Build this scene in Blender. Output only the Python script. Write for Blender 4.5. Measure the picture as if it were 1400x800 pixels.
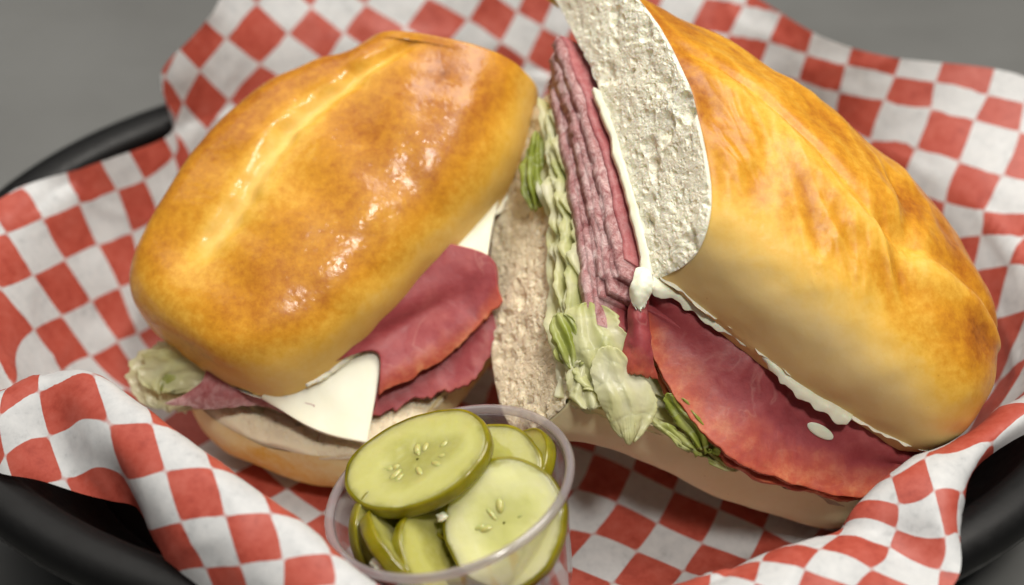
import bpy, math, random
import numpy as np
from mathutils import Vector, Matrix

for o in list(bpy.data.objects):
    bpy.data.objects.remove(o)
SC = bpy.context.scene
COL = SC.collection
CM = 0.01                                   # everything below is laid out in centimetres

# ------------------------------------------------------------------ camera
PITCH = math.radians(44.0)
CAM_D = 45.0
LENS = 56.0
cam_pos = np.array([0.0, -CAM_D*math.cos(PITCH), CAM_D*math.sin(PITCH)])
cd = bpy.data.cameras.new('camera')
cam = bpy.data.objects.new('camera', cd)
COL.objects.link(cam)
cam.location = Vector(cam_pos*CM)
cam.rotation_euler = (math.pi/2 - PITCH, 0, 0)
cd.lens = LENS
cd.sensor_width = 36.0
cd.clip_start = 0.01
cd.clip_end = 20.0
cd.dof.use_dof = True
cd.dof.focus_distance = 0.357
cd.dof.aperture_fstop = 6.3
SC.camera = cam

# ------------------------------------------------------------------ world and lamps (indoors, a ceiling panel plus added fill lamps)
W = bpy.data.worlds.new('World')
SC.world = W
W.use_nodes = True
W.node_tree.nodes['Background'].inputs[0].default_value = (0.95, 0.97, 1.0, 1)
W.node_tree.nodes['Background'].inputs[1].default_value = 0.05

def area(name, loc, target, size, power, color):
    d = bpy.data.lights.new(name, 'AREA')
    d.shape = 'RECTANGLE'
    d.size, d.size_y = size
    d.energy = power
    d.color = color
    o = bpy.data.objects.new(name, d)
    COL.objects.link(o)
    o.location = Vector(loc)
    o.rotation_euler = (Vector(target) - Vector(loc)).to_track_quat('-Z', 'Y').to_euler()
    return o
area('ceiling_or_fill_lamp', (0.30, 0.22, 1.20), (0, -0.03, 0), (0.62, 0.50), 15.0, (1.0, 0.95, 0.88))
area('ceiling_or_fill_lamp', (0.22, -0.47, 1.20), (0, -0.03, 0), (0.16, 0.16), 8.5, (1.0, 0.95, 0.88))  # small front lamp added for the bun highlight and front fill
area('ceiling_or_fill_lamp', (-0.55, 0.55, 1.20), (0, -0.03, 0), (1.2, 0.9), 6.0, (1.0, 0.96, 0.90))  # broad back-left fill, added to lighten the cut face

SC.view_settings.view_transform = 'Standard'
SC.view_settings.look = 'None'
SC.view_settings.exposure = 0.0
SC.view_settings.gamma = 1.0
SC.view_settings.use_curve_mapping = False
SC.render.engine = 'CYCLES'
SC.cycles.max_bounces = 7
SC.cycles.diffuse_bounces = 3
SC.cycles.glossy_bounces = 3
SC.cycles.use_adaptive_sampling = True
SC.cycles.adaptive_threshold = 0.02
SC.cycles.transparent_max_bounces = 12
SC.cycles.caustics_reflective = False
SC.cycles.caustics_refractive = False
SC.cycles.use_denoising = True

# ------------------------------------------------------------------ numeric helpers
rng = np.random.default_rng(7)
_perm = rng.permutation(256)
_perm = np.concatenate([_perm, _perm, _perm])
_grad = rng.normal(size=(256, 3))
_grad /= np.linalg.norm(_grad, axis=1)[:, None]

def perlin(P):
    P = np.asarray(P, float)
    sh = P.shape[:-1]
    P = P.reshape(-1, 3)
    i = np.floor(P).astype(int)
    f = P - i
    i &= 255
    w = f*f*f*(f*(f*6 - 15) + 10)
    out = np.zeros(len(P))
    for dx in (0, 1):
        for dy in (0, 1):
            for dz in (0, 1):
                h = _perm[_perm[_perm[i[:, 0]+dx] + i[:, 1]+dy] + i[:, 2]+dz]
                g = _grad[h]
                v = g[:, 0]*(f[:, 0]-dx) + g[:, 1]*(f[:, 1]-dy) + g[:, 2]*(f[:, 2]-dz)
                out += v*(w[:, 0] if dx else 1-w[:, 0])*(w[:, 1] if dy else 1-w[:, 1])*(w[:, 2] if dz else 1-w[:, 2])
    return out.reshape(sh)*1.6

def fbm(P, octs=4, gain=0.5):
    P = np.asarray(P, float)
    s = 0; a = 1.0
    for k in range(octs):
        s = s + a*perlin(P*2.0**k + 17.3*k)
        a *= gain
    return s

def spline(ts, vals, t):
    """natural cubic spline through knots; vals (n,...) -> (len(t),...)"""
    ts = np.asarray(ts, float); y = np.asarray(vals, float); t = np.asarray(t, float)
    n = len(ts); sh = y.shape[1:]
    y = y.reshape(n, -1)
    if n == 2:
        k = ((t-ts[0])/(ts[1]-ts[0]))[:, None]
        return (y[0]*(1-k) + y[1]*k).reshape((len(t),)+sh)
    h = np.diff(ts)
    A = np.zeros((n, n)); Bm = np.zeros((n, y.shape[1]))
    A[0, 0] = A[-1, -1] = 1
    for i in range(1, n-1):
        A[i, i-1] = h[i-1]; A[i, i] = 2*(h[i-1]+h[i]); A[i, i+1] = h[i]
        Bm[i] = 6*((y[i+1]-y[i])/h[i] - (y[i]-y[i-1])/h[i-1])
    M = np.linalg.solve(A, Bm)
    j = np.clip(np.searchsorted(ts, t, side='right')-1, 0, n-2)
    a = ((ts[j+1]-t)/h[j])[:, None]; b = ((t-ts[j])/h[j])[:, None]; hh = (h[j]**2)[:, None]
    r = a*y[j] + b*y[j+1] + ((a**3-a)*M[j] + (b**3-b)*M[j+1])*hh/6
    return r.reshape((len(t),)+sh)

def unit(v):
    v = np.asarray(v, float)
    return v/np.maximum(np.linalg.norm(v, axis=-1, keepdims=True), 1e-9)

def smooth(a, b, x):
    k = np.clip((x-a)/(b-a), 0, 1)
    return k*k*(3-2*k)

def pt(x, y, z):
    """a point in cm: x right, y away from the viewer, z above the basket floor"""
    return np.array([x, y, z], float)

# ------------------------------------------------------------------ scene helpers
def finish(o, parent, label=None, cat=None, group=None, kind=None):
    COL.objects.link(o)
    if parent is not None:
        o.parent = parent
    if label: o['label'] = label
    if cat: o['category'] = cat
    if group: o['group'] = group
    if kind: o['kind'] = kind
    return o

ORIG = {}
def world_origin(o):
    p = np.zeros(3)
    while o is not None:
        p = p + ORIG.get(o.name, np.zeros(3)); o = o.parent
    return p

def thing(name, loc, label, cat, group=None):
    o = bpy.data.objects.new(name, None)
    o.empty_display_size = 0.01
    finish(o, None, label, cat, group)
    ORIG[o.name] = np.array(loc, float)
    o.location = Vector(np.array(loc, float)*CM)
    return o

def mesh(name, V, faces, mat, parent=None, uv=None, attrs=None, smooth_shade=True, **kw):
    """one mesh object; V in world cm; faces (m,3|4) int array or list"""
    V = np.asarray(V, float).reshape(-1, 3)
    org = world_origin(parent) if parent is not None else np.zeros(3)
    me = bpy.data.meshes.new(name)
    if isinstance(faces, np.ndarray):
        k = faces.shape[1]
        me.vertices.add(len(V))
        me.vertices.foreach_set('co', ((V-org)*CM).astype(np.float32).ravel())
        me.loops.add(faces.size)
        me.loops.foreach_set('vertex_index', faces.astype(np.int32).ravel())
        me.polygons.add(len(faces))
        me.polygons.foreach_set('loop_start', np.arange(0, faces.size, k, dtype=np.int32))
    else:
        me.from_pydata([tuple(v) for v in (V-org)*CM], [], [tuple(int(i) for i in f) for f in faces])
    me.update(calc_edges=True)
    me.validate()
    if smooth_shade:
        me.polygons.foreach_set('use_smooth', np.ones(len(me.polygons), bool))
    if uv is not None:
        uv = np.asarray(uv, float).reshape(-1, 2)
        l = me.uv_layers.new(name='sheet')
        li = np.zeros(len(me.loops), np.int32)
        me.loops.foreach_get('vertex_index', li)
        l.data.foreach_set('uv', uv[li].astype(np.float32).ravel())
    for k, a in (attrs or {}).items():
        at_ = me.attributes.new(k, 'FLOAT', 'POINT')
        at_.data.foreach_set('value', np.asarray(a, np.float32).ravel())
    if mat is not None:
        me.materials.append(mat)
    o = bpy.data.objects.new(name, me)
    finish(o, parent, **kw)
    return o

def gridfaces(nu, nv, cu=False, cv=False, flip=False):
    I = np.arange(nu*nv).reshape(nu, nv)
    if cu: I = np.vstack([I, I[:1]])
    if cv: I = np.hstack([I, I[:, :1]])
    a, b, c, d = I[:-1, :-1], I[1:, :-1], I[1:, 1:], I[:-1, 1:]
    q = np.stack([a, b, c, d], -1).reshape(-1, 4)
    return q[:, ::-1].copy() if flip else q

def grid(name, P, mat, parent=None, cu=False, cv=False, flip=False, thick=0.0, **kw):
    nu, nv = P.shape[:2]
    o = mesh(name, P, gridfaces(nu, nv, cu, cv, flip), mat, parent, **kw)
    if thick:
        m = o.modifiers.new('thickness', 'SOLIDIFY')
        m.thickness = thick*CM
        m.offset = 0.0
    return o

def gnormals(P):
    du = np.gradient(P, axis=0); dv = np.gradient(P, axis=1)
    return unit(np.cross(du, dv))

# ------------------------------------------------------------------ materials
class Tree:
    def __init__(s, name, disp=False):
        s.m = bpy.data.materials.new(name)
        s.m.use_nodes = True
        s.t = s.m.node_tree
        s.b = s.t.nodes['Principled BSDF']
        s.out = s.t.nodes['Material Output']
        if disp: s.m.displacement_method = 'BOTH'
    def n(s, typ, ins=None, **props):
        x = s.t.nodes.new('ShaderNode'+typ)
        for k, v in props.items(): setattr(x, k, v)
        for k, v in (ins or {}).items(): s.set(x.inputs[k], v)
        return x
    def set(s, sock, v):
        if isinstance(v, bpy.types.NodeSocket): s.t.links.new(v, sock)
        elif isinstance(v, bpy.types.Node): s.t.links.new(v.outputs[0], sock)
        else: sock.default_value = v
    def p(s, **kw):
        for k, v in kw.items(): s.set(s.b.inputs[k.replace('_', ' ')], v)
    def co(s, kind='Object'):
        return s.n('TexCoord').outputs[kind]
    def noise(s, scale, detail=4, rough=0.55, vec=None, dist=0.0):
        return s.n('TexNoise', {'Vector': vec if vec is not None else s.co(), 'Scale': scale, 'Detail': detail, 'Roughness': rough, 'Distortion': dist}).outputs[0]
    def voro(s, scale, vec=None, feature='F1', rand=1.0):
        return s.n('TexVoronoi', {'Vector': vec if vec is not None else s.co(), 'Scale': scale, 'Randomness': rand}, feature=feature).outputs['Distance']
    def ramp(s, fac, stops, interp='LINEAR'):
        r = s.n('ValToRGB', {'Fac': fac})
        r.color_ramp.interpolation = interp
        e = r.color_ramp.elements
        while len(e) < len(stops): e.new(0.5)
        for q, (pos, c) in zip(e, stops):
            q.position = pos
            q.color = tuple(c)+(1,) if len(c) == 3 else c
        return r.outputs[0]
    def fr(s, fac, a, b, lo=0.0, hi=1.0):
        return s.n('MapRange', {'Value': fac, 'From Min': a, 'From Max': b, 'To Min': lo, 'To Max': hi}).outputs[0]
    def mix(s, fac, a, b, blend='MIX'):
        x = s.n('Mix', data_type='RGBA', blend_type=blend)
        s.set(x.inputs[0], fac); s.set(x.inputs[6], a); s.set(x.inputs[7], b)
        return x.outputs[2]
    def math(s, op, a, b=0.0, c=0.0):
        x = s.n('Math', operation=op)
        s.set(x.inputs[0], a); s.set(x.inputs[1], b); s.set(x.inputs[2], c)
        return x.outputs[0]
    def attr(s, name):
        return s.n('Attribute', attribute_name=name).outputs['Fac']
    def bump(s, h, strength, dist_cm, normal=None):
        x = s.n('Bump', {'Height': h, 'Strength': strength, 'Distance': dist_cm*CM})
        if normal is not None: s.set(x.inputs['Normal'], normal)
        return x.outputs[0]
    def disp(s, h, scale_cm, mid=0.5):
        x = s.n('Displacement', {'Height': h, 'Midlevel': mid, 'Scale': scale_cm*CM})
        s.t.links.new(x.outputs[0], s.out.inputs['Displacement'])

def c4(r, g, b): return (r, g, b, 1.0)

def m_table():
    t = Tree('grey_table_laminate')
    co = t.co()
    n1 = t.noise(14, 5, 0.6, co)
    n2 = t.noise(3.0, 2, 0.5, co)
    st = t.n('Mapping', {'Vector': co, 'Scale': (8, 160, 1), 'Rotation': (0, 0, 0.5)})
    n3 = t.noise(1.0, 4, 0.6, st.outputs[0])
    col = t.ramp(t.fr(t.math('ADD', t.math('MULTIPLY', n1, 0.5), t.math('MULTIPLY', n2, 0.5)), 0.3, 0.7), [(0, (0.095, 0.095, 0.09)), (1, (0.15, 0.153, 0.148))])
    t.p(Base_Color=col, Roughness=t.fr(n3, 0.3, 0.7, 0.34, 0.5), Normal=t.bump(n3, 0.05, 0.02))
    return t.m

def m_basket():
    t = Tree('black_moulded_plastic')
    t.p(Base_Color=c4(0.006, 0.006, 0.006), Roughness=t.fr(t.noise(300, 3), 0.3, 0.7, 0.38, 0.5), Normal=t.bump(t.noise(900, 2), 0.08, 0.02))
    t.b.inputs['Specular IOR Level'].default_value = 0.22
    return t.m

def m_paper():
    t = Tree('red_check_waxed_paper')
    uv = t.co('UV')
    sep = t.n('SeparateXYZ', {'Vector': uv})
    def tri(s):            # signed distance to the square edge, in squares; positive on even squares
        f = t.math('PINGPONG', s, 1.0)
        return t.math('SUBTRACT', f, 0.5)
    # soft-edged checks: product of two square waves
    a = t.math('SINE', t.math('MULTIPLY', sep.outputs[0], math.pi))
    b = t.math('SINE', t.math('MULTIPLY', sep.outputs[1], math.pi))
    ab = t.math('MULTIPLY', a, b)
    jit = t.math('MULTIPLY', t.math('SUBTRACT', t.noise(900, 2), 0.5), 0.03)
    red = t.fr(t.math('ADD', ab, jit), 0.012, -0.022)
    mott = t.noise(420, 5, 0.7)
    blot = t.noise(160, 4, 0.65)
    white = t.ramp(t.math('ADD', t.math('MULTIPLY', mott, 0.6), t.math('MULTIPLY', blot, 0.4)),
                   [(0.36, (0.50, 0.515, 0.52)), (0.45, (0.61, 0.625, 0.63)), (0.60, (0.68, 0.69, 0.69))])
    redc = t.ramp(t.math('ADD', t.math('MULTIPLY', mott, 0.5), t.math('MULTIPLY', blot, 0.5)),
                  [(0.36, (0.38, 0.058, 0.038)), (0.48, (0.48, 0.085, 0.056)), (0.65, (0.54, 0.125, 0.09))])
    col = t.mix(red, white, redc)
    cr = t.noise(60, 4, 0.6, dist=0.4)
    ed = t.n('TexVoronoi', {'Vector': t.mix(0.02, t.co(), t.n('TexNoise', {'Vector': t.co(), 'Scale': 30.0}).outputs['Color'], 'ADD'), 'Scale': 26.0}, feature='DISTANCE_TO_EDGE').outputs['Distance']
    nor = t.bump(mott, 0.12, 0.02, t.bump(cr, 0.06, 0.25, t.bump(t.fr(ed, 0.0, 0.08), 0.07, 0.10)))
    t.p(Base_Color=col, Roughness=0.46, Normal=nor)
    t.b.inputs['Specular IOR Level'].default_value = 0.4
    tr = t.n('BsdfTranslucent', {'Color': col, 'Normal': nor})
    mx = t.n('MixShader', {0: 0.22})
    t.t.links.new(t.b.outputs[0], mx.inputs[1]); t.t.links.new(tr.outputs[0], mx.inputs[2])
    t.t.links.new(mx.outputs[0], t.out.inputs['Surface'])
    return t.m

def m_crust(name, glossy=1.0, rough=0.10, pale=((0.82, 0.62, 0.29), (0.79, 0.52, 0.14))):
    t = Tree(name)
    n1 = t.noise(70, 5, 0.62, dist=0.3)
    n2 = t.noise(480, 4, 0.7)
    n3 = t.noise(22, 3, 0.5)
    bk = t.attr('bake')
    nn = t.math('ADD', t.math('MULTIPLY', t.math('SUBTRACT', n1, 0.5), 0.40), t.math('ADD', t.math('MULTIPLY', t.math('SUBTRACT', n2, 0.5), 0.50), t.math('MULTIPLY', t.math('SUBTRACT', n3, 0.5), 0.34)))
    v = t.math('ADD', bk, t.math('MULTIPLY', nn, t.fr(bk, 0.05, 0.5, 0.22, 1.0)))
    col = t.ramp(v, [(0.0, pale[0]), (0.20, pale[1]), (0.40, (0.74, 0.42, 0.058)), (0.60, (0.60, 0.27, 0.020)),
                     (0.82, (0.40, 0.135, 0.012)), (1.0, (0.19, 0.048, 0.008))])
    dots = t.fr(t.voro(330), 0.10, 0.03)                      # small blistered specks
    dots = t.math('MULTIPLY', dots, t.fr(t.noise(90, 2), 0.5, 0.62))
    col = t.mix(t.math('MULTIPLY', dots, 0.35), col, c4(0.30, 0.09, 0.012))
    gl = t.fr(v, 0.10, 0.5)
    h = t.noise(240, 5, 0.68, dist=0.5)
    fine = t.noise(1100, 4, 0.7)
    nor = t.bump(fine, 0.25, 0.018, t.bump(h, 0.10, 0.03))
    t.p(Base_Color=col, Roughness=t.fr(gl, 0, 1, 0.66, 0.45), Normal=nor)
    t.set(t.b.inputs['Coat Weight'], t.math('MULTIPLY', gl, 0.46*glossy))
    t.set(t.b.inputs['Coat Roughness'], t.fr(n1, 0.3, 0.7, rough, rough+0.10))
    t.b.inputs['Specular IOR Level'].default_value = 0.2
    t.b.inputs['Coat IOR'].default_value = 1.42
    t.set(t.b.inputs['Coat Normal'], t.bump(t.fr(t.voro(480), 0.0, 0.45), 0.30, 0.02, t.bump(t.noise(600, 4, 0.6), 0.26, 0.03, t.bump(h, 0.06, 0.03))))
    t.p(Subsurface_Weight=0.10, Subsurface_Scale=0.003)
    t.b.inputs['Subsurface Radius'].default_value = (1.0, 0.5, 0.2)
    return t.m

def m_crumb(name, tint=(0.97, 0.92, 0.73), depth=0.20):
    t = Tree(name, disp=True)
    co = t.co()
    wob = t.n('TexNoise', {'Vector': co, 'Scale': 220.0, 'Detail': 3.0})
    vv = t.mix(0.004, co, wob.outputs['Color'], 'ADD')
    def pore(sc, lo, hi):
        x = t.n('TexVoronoi', {'Vector': vv, 'Scale': sc, 'Randomness': 1.0, 'Smoothness': 0.7}, feature='SMOOTH_F1').outputs['Distance']
        return t.fr(x, lo, hi)
    big = pore(160, 0.12, 0.40); mid = pore(360, 0.06, 0.40); sm = pore(850, 0.05, 0.4)
    sel = t.fr(t.noise(75, 3), 0.48, 0.58)
    hb = t.math('ADD', t.math('MULTIPLY', big, sel), t.math('SUBTRACT', 1.0, sel))
    h = t.math('ADD', t.math('MULTIPLY', hb, 0.60), t.math('ADD', t.math('MULTIPLY', mid, 0.34), t.math('MULTIPLY', sm, 0.14)))
    h = t.math('ADD', h, t.math('MULTIPLY', t.math('SUBTRACT', t.noise(520, 4, 0.6), 0.5), 0.36))
    h = t.math('MULTIPLY', t.math('SUBTRACT', h, 0.8), t.attr('fade'))
    t.disp(h, depth, 0.0)
    n = t.noise(70, 4)
    a = tint
    col = t.ramp(n, [(0.3, tuple(x*0.88 for x in a)), (0.7, tuple(min(1, x*1.04) for x in a))])
    t.p(Base_Color=col, Roughness=0.8)
    t.b.inputs['Specular IOR Level'].default_value = 0.3
    t.p(Subsurface_Weight=0.45, Subsurface_Scale=0.0025)
    t.b.inputs['Subsurface Radius'].default_value = (1.0, 0.75, 0.45)
    return t.m

M = dict(crust_right=m_crust('egg_washed_satin_crust', 0.5, 0.22), table=m_table(), basket=m_basket(), paper=m_paper(), crust=m_crust('egg_washed_crust'), under=m_crust('pale_bottom_crust', 0.2, 0.3, ((0.86, 0.79, 0.50), (0.80, 0.64, 0.30))), crumb=m_crumb('white_bread_crumb'), crumb_shaded=m_crumb('shade_tinted_crumb', (0.80, 0.69, 0.49)))  # bottom-bun crumb: shade under the top buns painted in as a tan tint
# ------------------------------------------------------------------ the table
tb = []
mesh('table', [(-140, -90, -0.75), (140, -90, -0.75), (140, 160, -0.75), (-140, 160, -0.75)], [(0, 1, 2, 3)], M['table'], kind='structure')

# ------------------------------------------------------------------ the basket
BC = np.array([0.0, -4.2, 0.0])
basket = thing('food_basket', (0, -4.2, -0.75), 'black oval plastic food basket under the checked paper', 'basket')
def oval(a, b, z, n=120, e=2.15):
    t = np.linspace(0, 2*np.pi, n, endpoint=False)
    c, s = np.cos(t), np.sin(t)
    return np.stack([BC[0]+a*np.sign(c)*np.abs(c)**(2/e), BC[1]+b*np.sign(s)*np.abs(s)**(2/e), np.full(n, z)], -1)
def loft(rings): return np.stack(rings, 0)
# wall: outer and inner skins
grid('wall', loft([oval(11.3, 7.0, -0.55), oval(11.8, 7.5, -0.2), oval(12.6, 8.25, 1.4), oval(13.5, 9.1, 3.1), oval(13.8, 9.35, 3.6),
                   oval(13.5, 9.1, 3.62), oval(13.2, 8.85, 3.1), oval(12.3, 8.0, 1.4), oval(11.5, 7.2, 0.0), oval(11.2, 6.9, -0.25)]), M['basket'], basket, cv=True, flip=True)
# rolled rim: flange with a bead and a groove
grid('rim', loft([oval(13.45, 9.0, 3.55), oval(13.5, 9.05, 3.85), oval(13.7, 9.25, 4.02), oval(13.95, 9.48, 4.06), oval(14.2, 9.72, 4.06),
                  oval(14.45, 9.96, 4.0), oval(14.62, 10.12, 3.85), oval(14.7, 10.2, 3.6), oval(14.66, 10.16, 3.3), oval(14.5, 10.0, 3.28), oval(14.45, 9.95, 3.45), oval(14.35, 9.85, 3.6), oval(13.9, 9.4, 3.65)]),
     M['basket'], basket, cu=True, cv=True, flip=True)
base = loft([oval(11.2, 6.9, -0.72), oval(11.35, 7.05, -0.60), oval(11.25, 6.95, -0.42), oval(6, 3.5, -0.40), oval(0.1, 0.06, -0.40)])
grid('base', base, M['basket'], basket, cv=True, flip=True)
# upright ribs moulded on the outside of the wall
rb = basket
for k, t in enumerate(np.linspace(0, 2*np.pi, 48, endpoint=False)):
    c, s = math.cos(t), math.sin(t)
    def rp(a, b, z, off):
        e = 2/2.15
        x = BC[0]+a*np.sign(c)*abs(c)**e; y = BC[1]+b*np.sign(s)*abs(s)**e
        tx, ty = -s*a, c*b; l = math.hypot(tx, ty)
        return np.array([x+tx/l*off, y+ty/l*off, z])
    Vv = []
    for (a, b, z) in ((11.95, 7.65, 0.0), (13.45, 9.05, 3.0)):
        for (da, off) in ((-0.15, -0.22), (0.22, -0.16), (0.22, 0.16), (-0.15, 0.22)):
            Vv.append(rp(a+da, b+da, z, off))
    mesh('rib', Vv, [(0, 1, 5, 4), (1, 2, 6, 5), (2, 3, 7, 6), (3, 2, 1, 0), (4, 5, 6, 7)], M['basket'], basket, smooth_shade=False)
# ------------------------------------------------------------------ bread
def bun(name, parent, knots, F, B, H, T, v0=0.78, p=2.4, ex=0.9, ey=0.75, tuck=0.35, nu=150, nv=190, seed=0.0, relief=None, bake=None,
        crust=None, cap=True, crumb=None, lump=0.10, lip=0.0, cap_n=(220, 90), cap_off=0.03, lift=0.28, hexp=1.0, rag=0.0, bow=0.0):
    """half roll lofted from the cut (v=0) to its rounded end (v=1). F/B: front and back rim of the flat crumb side, T*H: the dome."""
    root = bpy.data.objects.new(name, None)
    root.empty_display_size = 0.01
    finish(root, parent)
    crust = crust or M['crust']; crumb = crumb or M['crumb']
    s = np.linspace(0, 1, nv)
    v = 1-(1-s)**1.5 if v0 < 1 else s
    Fv = spline(knots, F, v); Bv = spline(knots, B, v); Hv = spline(knots, np.array(H)[:, None], v)[:, 0]
    Tv = unit(spline(knots, T, v))
    sc = np.where(v > v0, np.maximum(1-(np.clip((v-v0)/(1-v0), 0, 1))**p, 1e-9)**(1/p), 1.0)
    mid = (Fv+Bv)/2; hw = (Fv-Bv)/2*sc[:, None]; hh = Hv*sc**hexp
    cen = mid + Tv*(Hv*lift)[:, None]*(1-sc)[:, None]
    a = np.linspace(-tuck, np.pi+tuck, nu)
    ca, sa = np.cos(a), np.sin(a)
    x = np.sign(ca)*np.abs(ca)**ex
    y = np.sign(sa)*np.abs(sa)**ey
    y = np.where(sa < 0, -np.abs(sa)**1.3*0.9, y)
    P = cen[None] + hw[None]*x[:, None, None] + Tv[None]*(y[:, None]*np.abs(hh)[None, :]*np.sign(hh)[None, :])[..., None]
    N = gnormals(P)
    ctr = cen.mean(0)
    if ((P-cen[None])*N).sum() < 0: N = -N; fl = False
    else: fl = True
    k = P*0.42 + seed
    d = lump*2.2*fbm(k, 2) + lump*0.35*fbm(P*1.0+seed*2, 2)
    U, Vv = np.meshgrid(a/np.pi, v, indexing='ij')
    if relief is not None: d = d + relief(U, Vv, P)
    P2 = P + N*d[..., None]
    if rag:
        ew = smooth(0.10, -0.03, U)+smooth(0.90, 1.03, U)
        P2 = P2 + Tv[None]*(rag*ew*fbm(P2*2.2+seed, 3))[..., None]
    up = np.clip(y, 0, 1)[:, None]*np.ones(nv)[None]
    bk = bake(U, Vv, up, P2) if bake else up
    PC, BK = P2, bk
    if cap:
        ax = unit(cen[0]-cen[10])
        r1 = P2[:, 0] + (cen[0]+Tv[0]*hh[0]*0.4-P2[:, 0])*0.006 + ax*0.015
        r2 = P2[:, 0] + (cen[0]+Tv[0]*hh[0]*0.4-P2[:, 0])*0.022 - ax*0.02
        r3 = P2[:, 0] + (cen[0]+Tv[0]*hh[0]*0.4-P2[:, 0])*0.06 - ax*0.25
        PC = np.concatenate([r3[:, None], r2[:, None], r1[:, None], P2], 1)
        BK = np.concatenate([bk[:, :1]*0.3, bk[:, :1]*0.5, bk[:, :1]*0.8, bk], 1)
    c = grid('crust', PC, crust, root, flip=not fl, attrs={'bake': BK})
    # crumb side (the inside face of the roll)
    mU, mV = 190, 280
    vs = np.linspace(0, 1, mV); w = np.linspace(1+lip, -1-lip, mU)
    vi = 1-(1-vs)**1.5
    ce = np.stack([np.interp(vi, v, cen[:, i]) for i in range(3)], -1)
    he = np.stack([np.interp(vi, v, hw[:, i]) for i in range(3)], -1)
    Te = np.stack([np.interp(vi, v, Tv[:, i]) for i in range(3)], -1)
    sg = np.sign(H[0])
    Q = ce[None] + he[None]*w[:, None, None]
    ragged = 1 + 0.05*fbm(Q*1.5+seed, 3)
    Q = ce[None] + he[None]*(w[:, None]*ragged)[..., None]
    Q = Q - Te[None]*(sg*(0.10+0.10*fbm(Q*0.9+3, 3)))[..., None] + Te[None]*(sg*0.12*np.abs(w[:, None])**6*np.ones(mV)[None])[..., None]
    fd = np.minimum(smooth(1.0, 0.9, np.abs(w))[:, None], smooth(1.0, 0.96, vi)[None])*0.85+0.15
    Q = Q + Te[None]*(sg*bow*np.clip(1-w[:, None]**2, 0, 1)*np.ones(mV)[None])[..., None]
    grid('crumb_side', Q, crumb, root, flip=fl, attrs={'fade': fd})
    if cap:
        nu2, nw = cap_n
        aa = np.linspace(-tuck*0.4, np.pi+tuck*0.4, nu2)
        top = np.stack([np.interp(aa, a, P2[:, 0, i]) for i in range(3)], -1)
        xx = np.sign(np.cos(aa))*np.abs(np.cos(aa))**ex
        bot = cen[0] + hw[0]*xx[:, None]*0.97 - Tv[0]*sg*0.12
        bot = bot + Tv[0]*sg*(bow*np.clip(1-xx**2, 0, 1))[:, None]
        ww = np.linspace(-0.06, 1.006, nw)
        K = bot[:, None]*(1-ww[None, :, None]) + top[:, None]*ww[None, :, None]
        out = unit(Fv[0]+Bv[0]-Fv[8]-Bv[8])
        K = K + out*(cap_off+0.08*fbm(K*0.7+seed, 3)*np.sin(np.pi*np.clip(ww, 0, 1))[None])[..., None]
        Nk = gnormals(K)
        fd = (smooth(1.006, 0.975, ww)*0.95+0.05)[None]*np.ones(nu2)[:, None]
        grid('cut_face', K, crumb, root, flip=bool((Nk*out).sum() < 0), attrs={'fade': fd})
    return root, P2

# ---- right half
right = thing('sandwich_half', pt(4.74, -7.13, 0.30), 'right sandwich half with its cut face showing, big ham slice hanging over its front', 'sandwich', 'two halves of the sandwich')
KR = [0, 0.33, 0.68, 1.0]
TR = [unit((0.60, -0.38, 0.70)), unit((0.42, -0.34, 0.84)), unit((0.32, -0.30, 0.90)), unit((0.30, -0.25, 0.92))]
Fr = [pt(3.29, -6.77, 6.90), pt(5.68, -7.96, 5.70), pt(8.03, -8.82, 4.30), pt(10.35, -9.12, 3.00)]
Br = [Fr[0]+np.array([-2.2, 8.3, 2.3]), Fr[1]+np.array([-0.6, 8.2, 1.6]), Fr[2]+np.array([0.5, 7.4, 0.9]), Fr[3]+np.array([0.9, 6.2, 0.3])]
def seam_r(V): return 0.56-0.10*V+0.03*np.sin(V*9)
def relief_r(U, V, P):
    # stretched dough: short wrinkles across the loaf on its upper front, one scored seam along it
    q = np.stack([U*6+1.2*V, V*9+1.5*U, 0*U], -1)
    r = 1-np.abs(perlin(q+3.1+0.4*perlin(q*0.7)[..., None]))*2.4
    r2 = 1-np.abs(perlin(np.stack([U*15+2*perlin(np.stack([U*4, V*4, 0*U+2], -1)), V*13+2*U, 0*U+5], -1)))*2.2
    r3 = 1-np.abs(perlin(np.stack([U*34+6*V, V*46+9*U, 0*U+8], -1)))*2.2
    m = smooth(0.20, 0.34, U)*smooth(0.85, 0.6, U)*smooth(0.0, 0.06, V)
    e = U-seam_r(V)
    seam = -0.13*np.exp(-(e/0.016)**2) + 0.10*np.exp(-((e+0.045)/0.03)**2) + 0.06*np.exp(-((e-0.05)/0.04)**2)
    dent = -0.22*np.exp(-((V-0.62)/0.05)**2)*smooth(0.3, 0.45, U)*smooth(0.75, 0.55, U)
    mk = smooth(-0.25, 0.35, perlin(np.stack([U*4, V*4, 0*U+9], -1)))
    return m*mk*(0.085*r + 0.026*r2 + 0.007*r3)*smooth(0.95, 0.5, V) + seam*m + dent*0.6
def bake_r(U, V, up, P):
    b = 0.11+0.50*smooth(0.10, 0.40, U) + 0.07*perlin(P*0.55+8)
    q = np.stack([U*6+1.2*V, V*9+1.5*U, 0*U], -1)
    b = b + 0.30*np.abs(perlin(q+3.1+0.4*perlin(q*0.7)[..., None]))*smooth(0.2, 0.4, U) - 0.08
    e = U-seam_r(V)
    b = b - 0.22*np.exp(-((e+0.03)/0.035)**2)*smooth(0.0, 0.1, V)
    b = b + 0.12*smooth(0.25, 0.0, V)*smooth(0.25, 0.45, U) + 0.22*smooth(0.55, 0.95, V)*smooth(-0.05, 0.2, U)
    return np.clip(b, 0.04, 0.85)
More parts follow.
